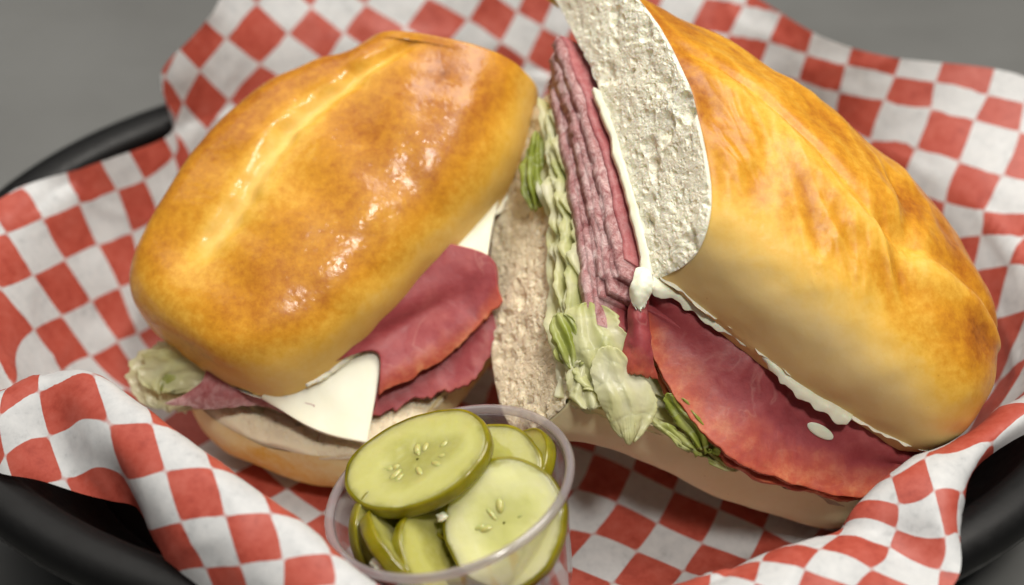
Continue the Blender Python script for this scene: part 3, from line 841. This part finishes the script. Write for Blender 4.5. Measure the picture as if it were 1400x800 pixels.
smear([(3.13, -6.75, 6.90), (3.85, -6.69, 6.55), (4.67, -6.98, 6.15), (5.75, -7.68, 5.65)], [(3.08, -6.99, 6.75), (3.75, -7.03, 6.40), (4.60, -7.39, 6.00), (5.63, -7.86, 5.60)], 2.0, 0.16, 0.07)
smear([(5.54, -7.73, 5.70), (6.20, -8.03, 5.35), (6.87, -8.28, 4.95), (7.61, -8.62, 4.55)], [(5.60, -7.91, 5.60), (6.05, -8.33, 5.20), (6.71, -8.63, 4.80), (7.47, -8.84, 4.50)], 6.0, 0.12, 0.10)
sheet('mayonnaise', [[pt(2.77, -6.50, 7.00), pt(2.93, -6.50, 7.05), pt(3.09, -6.64, 7.00)], [pt(2.69, -6.81, 6.85), pt(2.88, -6.87, 6.95), pt(3.11, -6.91, 6.85)], [pt(2.63, -6.93, 6.65), pt(2.81, -7.12, 6.70), pt(3.05, -7.03, 6.70)], [pt(2.72, -7.20, 6.50), pt(2.85, -7.29, 6.50), pt(2.98, -7.16, 6.55)]], M['mayo'], right, 0.06, 30, 30, 0.06, 2.0, 7.0, 0.1)
ob = BIG.reshape(-1, 3); oj = int(np.argmin(np.linalg.norm(ob-pt(6.92, -8.71, 4.10), axis=1)))
ou, ov = divmod(oj, BIG.shape[1])
on = gnormals(BIG)[ou, ov]; on = on if on[2] > 0 else -on
od = unit(BIG[ou, min(ov+6, BIG.shape[1]-1)]-BIG[ou, ov-6]); os_ = np.cross(on, od)
la_ = np.linspace(0.02, np.pi-0.02, 14); lo_ = np.linspace(0, 2*np.pi, 18, endpoint=False)
OS = ob[oj] + on*0.10 + (0.34*np.cos(la_))[:, None, None]*od + (np.sin(la_))[:, None, None]*(0.14*np.cos(lo_)[None, :, None]*os_ + 0.04*np.sin(lo_)[None, :, None]*on)
grid('onion_sliver', OS, M['mayo'], right, cv=True)

# ---- lettuce
def leaf(rows, parent, green, seed, wav=0.10, wf=1.0, nu=50, nv=60, ragged=0.15, thick=0.03, folds=2.5, amp=0.14):
    """crisp leaf piece: folds that grow towards its torn outer edge"""
    R = np.array(rows, float)
    u = np.linspace(0, 1, nu); v = np.linspace(0, 1, nv)
    A = spline(np.linspace(0, 1, len(R)), R, u)
    P = np.transpose(spline(np.linspace(0, 1, R.shape[1]), np.transpose(A, (1, 0, 2)), v), (1, 0, 2))
    U, V = np.meshgrid(u, v, indexing='ij')
    # rounded, torn outline
    k = np.maximum(1-np.abs(2*u-1)**3.0, 0.0)**0.5*0.65+0.35 + ragged*0.8*fbm(np.stack([u*6+seed, 0*u, 0*u+seed], -1), 3)
    mid = P.mean(1, keepdims=True)
    P = mid + (P-mid)*k[:, None, None]
    e = ragged*fbm(np.stack([v*8+seed, 0*v, 0*v+seed], -1), 4) - 0.25*ragged*4*np.abs(2*v-1)**2.5*0.5
    P = P + unit(P[-1]-P[-6])[None]*(e[None]*smooth(0.5, 1.0, u)[:, None])[..., None]
    N = gnormals(P)
    ph = folds*V + 0.5*np.sin(3*U+seed) + 0.35*perlin(np.stack([U*2+seed, V*2, 0*U], -1))
    w = 2*np.abs((ph % 1.0)*2-1)-1                       # sharp-ish folds
    w = 0.6*w + 0.4*np.sin(2*np.pi*ph)
    P = P + N*(amp*w*(0.35+0.65*U) + wav*fbm(P*wf+seed, 2))[..., None]
    gr = np.clip(green + 0.22*fbm(P*0.9+seed, 2) + 0.12*w*0.5, 0, 1)
    o = grid('lettuce_leaf', P, M['lettuce'], parent, attrs={'green': gr}, thick=thick)
    return o
cg = lambda g, f=0.5: (lambda Q, V, P: np.clip(g+f*fbm(P*1.3, 3), 0, 1))
for i, (tau, q0, q1, g, amp, cu) in enumerate([(0.04, 0.02, 0.95, 0.15, 0.02, -0.10), (0.10, 0.0, 0.98, 0.30, 0.03, 0.12), (0.16, 0.05, 0.95, 0.12, 0.03, -0.12), (0.21, 0.10, 0.9, 0.35, 0.03, 0.10), (0.27, 0.12, 0.85, 0.15, 0.02, -0.14), (0.30, 0.2, 0.9, 0.25, 0.02, 0.05)]):
    stack_sheet(GR, right, 'lettuce_leaf', M['lettuce'], tau, q0, q1*0.9, -0.05-0.012*math.sin(i*2.3), 0.8, 0.04, 40+7*i, amp, 1.6, nq=150, nvv=40, attrs={'green': cg(g*0.8, 0.3)}, fray=0.035, ff=7+0.9*i, curl=cu*0.8)
leaf([[pt(1.62, -7.86, 5.90), pt(2.19, -7.79, 5.95), pt(2.80, -7.91, 5.60)], [pt(1.74, -8.43, 5.45), pt(2.36, -8.37, 5.50), pt(3.17, -8.39, 5.05)], [pt(1.97, -8.78, 5.00), pt(2.53, -8.89, 5.00), pt(3.17, -8.73, 4.75)], [pt(2.24, -9.14, 4.50), pt(2.58, -9.44, 4.40), pt(2.99, -9.10, 4.40)]], right, 0.20, 3.0, 0.10, 0.9, folds=2.6, amp=0.07, ragged=0.16)
leaf([[pt(1.15, -6.79, 6.10), pt(1.73, -6.66, 6.20), pt(2.38, -6.91, 6.10)], [pt(1.05, -7.48, 5.75), pt(1.73, -7.47, 5.90), pt(2.55, -7.40, 5.90)], [pt(1.24, -8.12, 5.35), pt(1.82, -8.04, 5.50), pt(2.47, -7.97, 5.55)], [pt(1.46, -8.55, 5.10), pt(1.94, -8.51, 5.20), pt(2.47, -8.29, 5.30)]], right, 0.28, 8.0, 0.10, 1.0, folds=2.8, amp=0.10, ragged=0.25)
leaf([[pt(0.79, -6.92, 6.00), pt(1.12, -6.91, 6.10), pt(1.44, -7.26, 6.10)], [pt(0.90, -7.55, 5.70), pt(1.21, -7.51, 5.85), pt(1.57, -7.60, 5.75)], [pt(1.08, -8.01, 5.35), pt(1.34, -7.99, 5.45), pt(1.66, -8.01, 5.40)]], right, 0.5, 15.0, 0.08, 1.2, 30, 30)
leaf([[pt(1.14, -8.04, 5.50), pt(1.63, -7.91, 5.60), pt(2.11, -8.04, 5.50)], [pt(1.24, -8.37, 5.15), pt(1.62, -8.36, 5.25), pt(2.11, -8.37, 5.15)], [pt(1.33, -8.72, 4.90), pt(1.70, -8.80, 4.90), pt(2.11, -8.72, 4.90)]], right, 0.05, 18.0, 0.08, 1.2, 30, 30)
leaf([[pt(3.26, -8.35, 5.00), pt(3.68, -8.37, 4.90), pt(4.08, -8.62, 4.70)], [pt(3.51, -8.64, 4.60), pt(4.00, -8.77, 4.50), pt(4.48, -9.03, 4.30)], [pt(3.85, -8.97, 4.10), pt(4.29, -9.14, 4.00), pt(4.75, -9.31, 3.80)]], right, 0.75, 21.0, 0.10, 1.5)
leaf([[pt(2.95, -8.54, 4.60), pt(3.77, -8.84, 4.20), pt(4.94, -9.18, 3.60)], [pt(3.27, -8.92, 4.30), pt(4.01, -9.18, 3.90), pt(5.13, -9.32, 3.30)]], right, 0.35, 27.0, 0.06, 1.5, 20, 50)
leaf([[pt(0.43, -1.45, 6.90), pt(0.63, -1.51, 6.95), pt(0.86, -1.88, 6.90)], [pt(0.25, -2.37, 6.50), pt(0.46, -2.62, 6.70), pt(0.74, -2.65, 6.50)], [pt(0.39, -3.29, 6.00), pt(0.53, -3.40, 6.10), pt(0.74, -3.42, 6.00)]], right, 0.65, 33.0, 0.08, 1.8, 40, 26)

# ------------------------------------------------------------------ left half fillings
GL = gap(Flb, Blb, Fl, Bl, KL)
# upper ham slice on the open side
sheet('ham_slice', [[pt(-1.96, -3.59, 5.20), pt(-2.48, -4.51, 4.60), pt(-3.51, -5.51, 4.10), pt(-4.52, -6.33, 3.70)], [pt(-0.57, -3.90, 5.00), pt(-1.07, -4.40, 4.50), pt(-2.22, -4.91, 4.00), pt(-3.35, -5.76, 3.60)],
                    [pt(-0.35, -4.38, 4.60), pt(-0.80, -4.73, 4.20), pt(-1.77, -5.41, 3.75), pt(-3.16, -6.25, 3.35)], [pt(-0.21, -4.76, 4.30), pt(-0.85, -5.21, 3.85), pt(-1.63, -5.76, 3.40), pt(-3.19, -6.64, 3.00)]], M['ham'], left, 0.18, 60, 90, 0.035, 0.7, 2.0, 0.10, HAM)
sheet('ham_slice', [[pt(-1.08, -4.09, 4.20), pt(-1.79, -4.86, 3.70), pt(-2.85, -5.47, 3.30), pt(-4.06, -6.16, 3.00)], [pt(-0.50, -4.68, 3.90), pt(-1.07, -5.32, 3.40), pt(-1.96, -5.80, 3.00), pt(-3.36, -6.48, 2.70)],
                    [pt(-0.39, -5.32, 3.40), pt(-0.98, -6.07, 2.90), pt(-1.95, -6.32, 2.65), pt(-3.44, -6.85, 2.40)]], M['ham'], left, 0.16, 50, 90, 0.06, 0.8, 5.0, 0.16, {'rim': lambda U, V, P: U*0.72, 'cut': 0.0})
# ham fold at the near end
sheet('ham_slice', [[pt(-7.41, -5.71, 3.30), pt(-6.51, -6.23, 3.20), pt(-5.60, -6.61, 3.10), pt(-4.70, -6.99, 3.00)], [pt(-7.49, -6.28, 3.00), pt(-6.72, -6.47, 2.95), pt(-5.81, -6.60, 2.75), pt(-4.72, -7.10, 2.60)],
                    [pt(-8.33, -6.67, 2.75), pt(-7.14, -6.70, 2.60), pt(-6.00, -6.61, 2.60), pt(-4.92, -7.04, 2.40)]], M['ham'], left, 0.10, 40, 70, 0.08, 1.2, 8.0, 0.08, {'rim': lambda U, V, P: 0.2+0.3*U, 'cut': lambda U, V, P: 0.35+0.5*smooth(0.6, 1.0, U)})
# cheese corners
sheet('cheese_slice', [[pt(-4.96, -5.46, 3.55), pt(-4.09, -5.26, 3.60), pt(-3.02, -5.16, 3.70)], [pt(-5.51, -6.44, 3.30), pt(-4.39, -6.13, 3.35), pt(-3.15, -5.81, 3.35)], [pt(-5.92, -6.77, 3.15), pt(-4.67, -6.87, 3.00), pt(-3.29, -6.78, 2.90)], [pt(-5.90, -6.80, 3.05), pt(-4.64, -7.50, 2.72), pt(-3.43, -7.72, 2.50)]],
      M['cheese'], left, 0.09, 50, 60, 0.03, 0.6, 1.0, 0.0)
sheet('cheese_slice', [[pt(-2.23, -3.79, 4.90), pt(-1.27, -2.67, 5.10), pt(-0.22, -1.84, 5.30)], [pt(-1.96, -3.94, 4.80), pt(-1.15, -3.31, 4.95), pt(-0.44, -2.56, 5.10)], [pt(-1.75, -4.07, 4.72), pt(-1.16, -4.07, 4.65), pt(-0.64, -4.04, 4.65)]], M['cheese'], left, 0.2, 36, 36, 0.03, 0.8, 4.0, 0.03)
# lettuce at the near end and along the bottom bun
leaf([[pt(-8.37, -5.12, 3.40), pt(-7.39, -5.47, 3.30), pt(-6.27, -6.13, 3.10)], [pt(-9.09, -5.08, 3.00), pt(-7.82, -5.70, 2.90), pt(-6.48, -6.24, 2.70)], [pt(-9.38, -5.67, 2.60), pt(-8.14, -6.01, 2.45), pt(-6.68, -6.28, 2.40)], [pt(-9.30, -6.29, 2.20), pt(-8.40, -6.35, 2.15), pt(-6.99, -6.30, 2.10)]], left, 0.10, 5.0, 0.10, 1.3, folds=3.2, amp=0.09, ragged=0.26)
leaf([[pt(-8.44, -5.41, 3.50), pt(-7.77, -5.56, 3.40), pt(-7.08, -5.86, 3.20)], [pt(-9.00, -5.57, 3.15), pt(-8.18, -5.80, 3.00), pt(-7.35, -6.11, 2.95)], [pt(-9.17, -6.12, 2.70), pt(-8.48, -6.24, 2.70), pt(-7.77, -6.32, 2.65)]], left, 0.22, 11.0, 0.08, 1.6, 36, 36, folds=2.5, amp=0.07, ragged=0.2)
leaf([[pt(-8.36, -5.47, 3.10), pt(-7.48, -5.72, 3.05), pt(-6.45, -6.26, 2.90)], [pt(-8.69, -5.90, 2.85), pt(-7.73, -6.02, 2.80), pt(-6.70, -6.32, 2.65)], [pt(-8.64, -6.22, 2.60), pt(-7.87, -6.23, 2.50), pt(-6.94, -6.33, 2.40)]], left, 0.42, 9.0, 0.08, 1.6, 36, 36, folds=2.5, amp=0.07)
leaf([[pt(-5.36, -6.39, 2.20), pt(-4.47, -6.42, 2.10), pt(-3.57, -6.54, 2.10)], [pt(-5.34, -6.94, 1.75), pt(-4.45, -7.09, 1.65), pt(-3.57, -6.75, 1.80)]], left, 0.3, 12.0, 0.06, 1.6, 24, 30)
leaf([[pt(-7.18, -5.67, 2.60), pt(-6.27, -5.79, 2.60), pt(-5.35, -6.18, 2.50)], [pt(-6.98, -6.27, 2.20), pt(-6.08, -6.42, 2.10), pt(-5.36, -6.57, 2.00)]], left, 0.1, 19.0, 0.06, 1.6, 24, 30)
for i, (tau, g) in enumerate([(0.10, 0.15), (0.22, 0.3)]):
    stack_sheet(GL, left, 'lettuce_leaf', M['lettuce'], tau, 0.0, 0.9, 0.05, 0.72, 0.06, 70+5*i, 0.06, 2.0, attrs={'green': cg(g)}, fray=0.03)
for i, tau in enumerate((0.4, 0.55, 0.7)):
    stack_sheet(GL, left, 'ham_slice', M['ham'], tau, 0.08, 0.9, 0.02, 0.72, 0.18, 90+5*i, 0.05, 2.0, attrs={'rim': 0.2, 'cut': 0.0}, fray=0.03)
# ------------------------------------------------------------------ pickle cup
def m_cup(name='clear_plastic', milk=0.10, rough=0.12):
    t = Tree(name)
    nor = t.bump(t.noise(70, 2), 0.04, 0.05)
    fc = t.n('LayerWeight', {'Blend': 0.5, 'Normal': nor}).outputs['Facing']
    fz = t.n('Math', {0: t.math('POWER', fc, 4.0), 1: 0.8, 2: 0.06}, operation='MULTIPLY_ADD')
    tr = t.n('BsdfTransparent', {'Color': c4(0.93, 0.915, 0.92)})
    gl = t.n('BsdfGlossy', {'Color': c4(1, 1, 1), 'Roughness': rough, 'Normal': nor})
    df = t.n('BsdfTranslucent', {'Color': c4(0.62, 0.58, 0.60)})
    dd = t.n('BsdfDiffuse', {'Color': c4(0.62, 0.58, 0.60)})
    m0 = t.n('MixShader', {0: 0.5}); m1 = t.n('MixShader', {0: milk}); m2 = t.n('MixShader')
    lk = t.t.links.new
    lk(df.outputs[0], m0.inputs[1]); lk(dd.outputs[0], m0.inputs[2])
    lk(tr.outputs[0], m1.inputs[1]); lk(m0.outputs[0], m1.inputs[2])
    lk(fz.outputs[0], m2.inputs[0]); lk(m1.outputs[0], m2.inputs[1]); lk(gl.outputs[0], m2.inputs[2])
    lk(m2.outputs[0], t.out.inputs['Surface'])
    return t.m
def m_flesh():
    t = Tree('pickle_flesh')
    r = t.attr('rad'); pl = t.attr('pale'); co = t.co()
    n = t.noise(160, 4, 0.6)
    v = t.math('ADD', r, t.math('MULTIPLY', t.math('SUBTRACT', n, 0.5), 0.35))
    col = t.ramp(v, [(0.0, (0.33, 0.315, 0.07)), (0.38, (0.37, 0.355, 0.085)), (0.60, (0.47, 0.46, 0.13)), (0.86, (0.44, 0.425, 0.10)), (1.0, (0.22, 0.205, 0.012))])
    st = t.math('MULTIPLY', t.fr(t.noise(600, 3), 0.45, 0.7), 0.3)
    col = t.mix(st, col, c4(0.48, 0.47, 0.19))
    col = t.mix(pl, col, t.ramp(v, [(0.0, (0.56, 0.57, 0.20)), (0.4, (0.68, 0.70, 0.28)), (0.65, (0.82, 0.84, 0.42)), (0.9, (0.80, 0.82, 0.38)), (1.0, (0.36, 0.35, 0.05))]))  # per-slice tint: the lit slice is coloured paler, shaded ones stay darker
    t.p(Base_Color=col, Roughness=0.22, Normal=t.bump(n, 0.25, 0.06, t.bump(t.noise(800, 3), 0.15, 0.02)))
    t.p(Subsurface_Weight=0.75, Subsurface_Scale=0.009)
    t.b.inputs['Subsurface Radius'].default_value = (0.9, 1.0, 0.3)
    t.b.inputs['Coat Weight'].default_value = 0.8
    t.b.inputs['Coat Roughness'].default_value = 0.08
    return t.m
def m_rind():
    t = Tree('pickle_skin')
    n = t.noise(120, 4, 0.6)
    t.p(Base_Color=t.ramp(n, [(0.3, (0.13, 0.115, 0.003)), (0.7, (0.26, 0.23, 0.008))]), Roughness=0.2, Normal=t.bump(t.noise(260, 3), 0.2, 0.05))
    t.p(Subsurface_Weight=0.2, Subsurface_Scale=0.004)
    return t.m
def m_seed():
    t = Tree('pickle_seed')
    t.p(Base_Color=c4(0.46, 0.445, 0.15), Roughness=0.18)
    t.p(Subsurface_Weight=0.4, Subsurface_Scale=0.003)
    return t.m
M.update(cup=m_cup(), cup_rim=m_cup('frosted_plastic_rim', 0.42, 0.16), flesh=m_flesh(), rind=m_rind(), seed=m_seed())
ax_ = unit(np.array([-0.257, 0.19, 0.942]))
e1 = unit(np.array([1.0, 0, 0])-ax_*ax_[0]); e2 = np.cross(ax_, e1)
rc = pt(-1.40, -10.59, 4.50)                        # centre of the cup's mouth
CH = 3.3
bc = rc - ax_*CH
cup = thing('portion_cup', bc, 'clear plastic portion cup of pickle slices at the front of the basket', 'cup')
def cup_ring(r, h, n=96):
    a = np.linspace(0, 2*np.pi, n, endpoint=False)
    return bc + ax_*h + 0.925*r*(np.cos(a)[:, None]*e1 + np.sin(a)[:, None]*e2)
prof = [(0.02, 0.10), (1.9, 0.10), (2.08, 0.16), (2.16, 0.30), (2.68, 2.75), (2.74, 2.95), (2.80, 3.12), (2.80, 3.12)]
outp = [(2.845, 3.10), (2.785, 2.92), (2.725, 2.72), (2.205, 0.28), (2.11, 0.08), (1.95, 0.0), (1.7, 0.05), (0.02, 0.05)]
grid('cup_wall', np.stack([cup_ring(r, h) for r, h in prof[:-1]+outp]), M['cup'], cup, cv=True)
rimp = [(2.80, 3.13), (2.82, 3.22), (2.90, 3.28), (2.99, 3.26), (3.03, 3.18), (3.01, 3.10), (2.93, 3.06), (2.86, 3.08)]
grid('cup_rim', np.stack([cup_ring(r, h) for r, h in rimp]), M['cup_rim'], cup, cu=True, cv=True, flip=True)

def pickle(center, normal, roll, rx, ry, thick, label, seed, seeds=10, bend=0.05, pale=0.0):
    n_ = unit(np.array(normal, float)); center = np.array(center, float)
    ux = unit(np.cross(np.array([0.2, 1, 0.1]), n_)); uy = np.cross(n_, ux)
    ux, uy = math.cos(roll)*ux+math.sin(roll)*uy, -math.sin(roll)*ux+math.cos(roll)*uy
    th = thing('pickle_slice', center, label, 'pickle', 'pickle slices in the cup')
    na = 96
    a = np.linspace(0, 2*np.pi, na, endpoint=False)
    wob = 1+0.035*fbm(np.stack([np.cos(a)*1.2+seed, np.sin(a)*1.2, 0*a], -1), 3)
    def pt(r, z):
        r = np.asarray(r)
        x = r*rx*wob*np.cos(a); y = r*ry*wob*np.sin(a)
        zz = z + bend*((x/rx)**2-(y/ry)**2*0.5) + 0.02*fbm(np.stack([x*1.5+seed, y*1.5, 0*x], -1), 3)
        return center + x[:, None]*ux + y[:, None]*uy + zz[:, None]*n_
    rr = np.linspace(0.02, 0.955, 26)
    top = [pt(r, thick/2 - 0.045*math.exp(-(r/0.5)**4)) for r in rr]
    bot = [pt(r, -thick/2) for r in rr[::-1]]
    G_ = np.stack(top+bot)
    rad = np.concatenate([rr, rr[::-1]])[:, None]*(1+0.20*np.cos(3*a+seed)*0.8)[None]
    rad = np.where(np.concatenate([rr, rr[::-1]])[:, None] > 0.8, np.concatenate([rr, rr[::-1]])[:, None], np.minimum(rad, 0.8))
    grid('flesh', G_, M['flesh'], th, cv=True, attrs={'rad': rad, 'pale': np.full(rad.shape, pale)})
    prf = [(0.945, thick/2+0.005), (0.985, thick/2), (1.0, thick*0.32), (1.005, 0.0), (1.0, -thick*0.32), (0.985, -thick/2), (0.945, -thick/2-0.005)]
    grid('rind', np.stack([pt(r, z) for r, z in prf]), M['rind'], th, cv=True)
    rs = random.Random(int(seed*10))
    for k in range(seeds):
        t3 = rs.uniform(0, 6.28); r3 = rs.uniform(0.25, 0.60)
        c2 = np.array([r3*rx*math.cos(t3)*1.1, r3*ry*math.sin(t3)*0.6])
        l, w = rs.uniform(0.10, 0.20), rs.uniform(0.05, 0.09)
        d = t3 + rs.uniform(-0.3, 0.3)
        dx = math.cos(d)*ux+math.sin(d)*uy*0.7; dx = unit(dx); dy = np.cross(n_, dx)
        la = np.linspace(0, np.pi, 7); lo = np.linspace(0, 2*np.pi, 10, endpoint=False)
        S_ = (center + c2[0]*ux + c2[1]*uy + n_*(thick/2-0.06)
              + (l*np.cos(la))[:, None, None]*dx + (w*np.sin(la))[:, None, None]*(np.cos(lo)[None, :, None]*dy + 0.75*np.sin(lo)[None, :, None]*n_))
        grid('seed', S_, M['seed'], th, cv=True)
    return th
def L_(x, y, h): return rc + e1*x + e2*y + ax_*h
def Ld(x, y, h): return unit(e1*x + e2*y + ax_*h)
pickle(L_(-0.55, 0.55, 0.30), Ld(-0.15, -0.12, 1), 0.22, 1.76, 1.38, 0.32, 'large oval pickle slice with seeds lying topmost, above the cup rim', 3.0, 15, pale=0.25)
pickle(L_(1.15, -0.95, -0.62), Ld(-0.15, -0.75, 1), 0.1, 1.36, 1.42, 0.36, 'pale round pickle slice tilted against the right side of the cup', 8.0, 6, pale=0.9)
pickle(L_(0.55, 0.35, -0.45), Ld(-0.10, -0.35, 1), 0.5, 1.55, 1.4, 0.36, 'pickle slice wedged between the topmost slice and the pale one', 12.0, 0)
pickle(L_(-1.1, -0.9, -1.0), Ld(0.9, 0.25, 0.55), 0.3, 1.3, 1.3, 0.34, 'dark pickle slice on edge beside the left wall of the cup', 17.0, 0)
pickle(L_(-0.35, -1.0, -1.15), Ld(0.85, -0.30, 0.62), 0.8, 1.3, 1.25, 0.32, 'pickle slice on edge in the middle of the cup', 22.0, 0)
pickle(L_(0.1, -0.2, -1.5), Ld(-0.1, 0.1, 1), 0.0, 1.6, 1.55, 0.4, 'pickle slice lying flat halfway down the cup', 27.0, 4)
pickle(L_(0.1, 0.1, -2.2), Ld(0.1, 0.05, 1), 0.6, 1.6, 1.5, 0.4, 'pickle slice lying in the bottom of the cup', 31.0, 0)
pickle(L_(-1.35, -0.15, -0.95), Ld(0.75, -0.55, 0.45), 0.1, 1.25, 1.2, 0.30, 'thin pickle slice on edge under the left end of the topmost slice', 36.0, 0)
pickle(L_(1.3, 0.75, -0.75), Ld(-0.5, -0.1, 0.9), 0.4, 1.2, 1.1, 0.30, 'pickle slice peeking out behind the right end of the topmost slice', 41.0, 0)
def crumb_bit(p, r, seed, label):
    la = np.linspace(0.05, np.pi-0.05, 12); lo = np.linspace(0, 2*np.pi, 16, endpoint=False)
    D_ = np.stack([np.sin(la)[:, None]*np.cos(lo)[None], np.sin(la)[:, None]*np.sin(lo)[None], np.cos(la)[:, None]*np.ones(16)[None]*0.6], -1)
    P = p + D_*r*(1+0.5*fbm(D_*1.4+seed, 3))[..., None]
    grid('garlic_bit', P, M['mayo'], None, cv=True, label=label, cat='garlic', group='garlic bits in the pickle cup')
crumb_bit(L_(-1.45, -1.55, -0.55), 0.26, 2.0, 'small white garlic bit near the lower left of the cup')
crumb_bit(L_(-0.15, -0.75, -0.25), 0.11, 5.0, 'tiny white garlic bit under the edge of the topmost pickle slice')
crumb_bit(L_(1.15, 0.55, -0.15), 0.12, 8.0, 'tiny white garlic bit beside the right end of the topmost pickle slice')
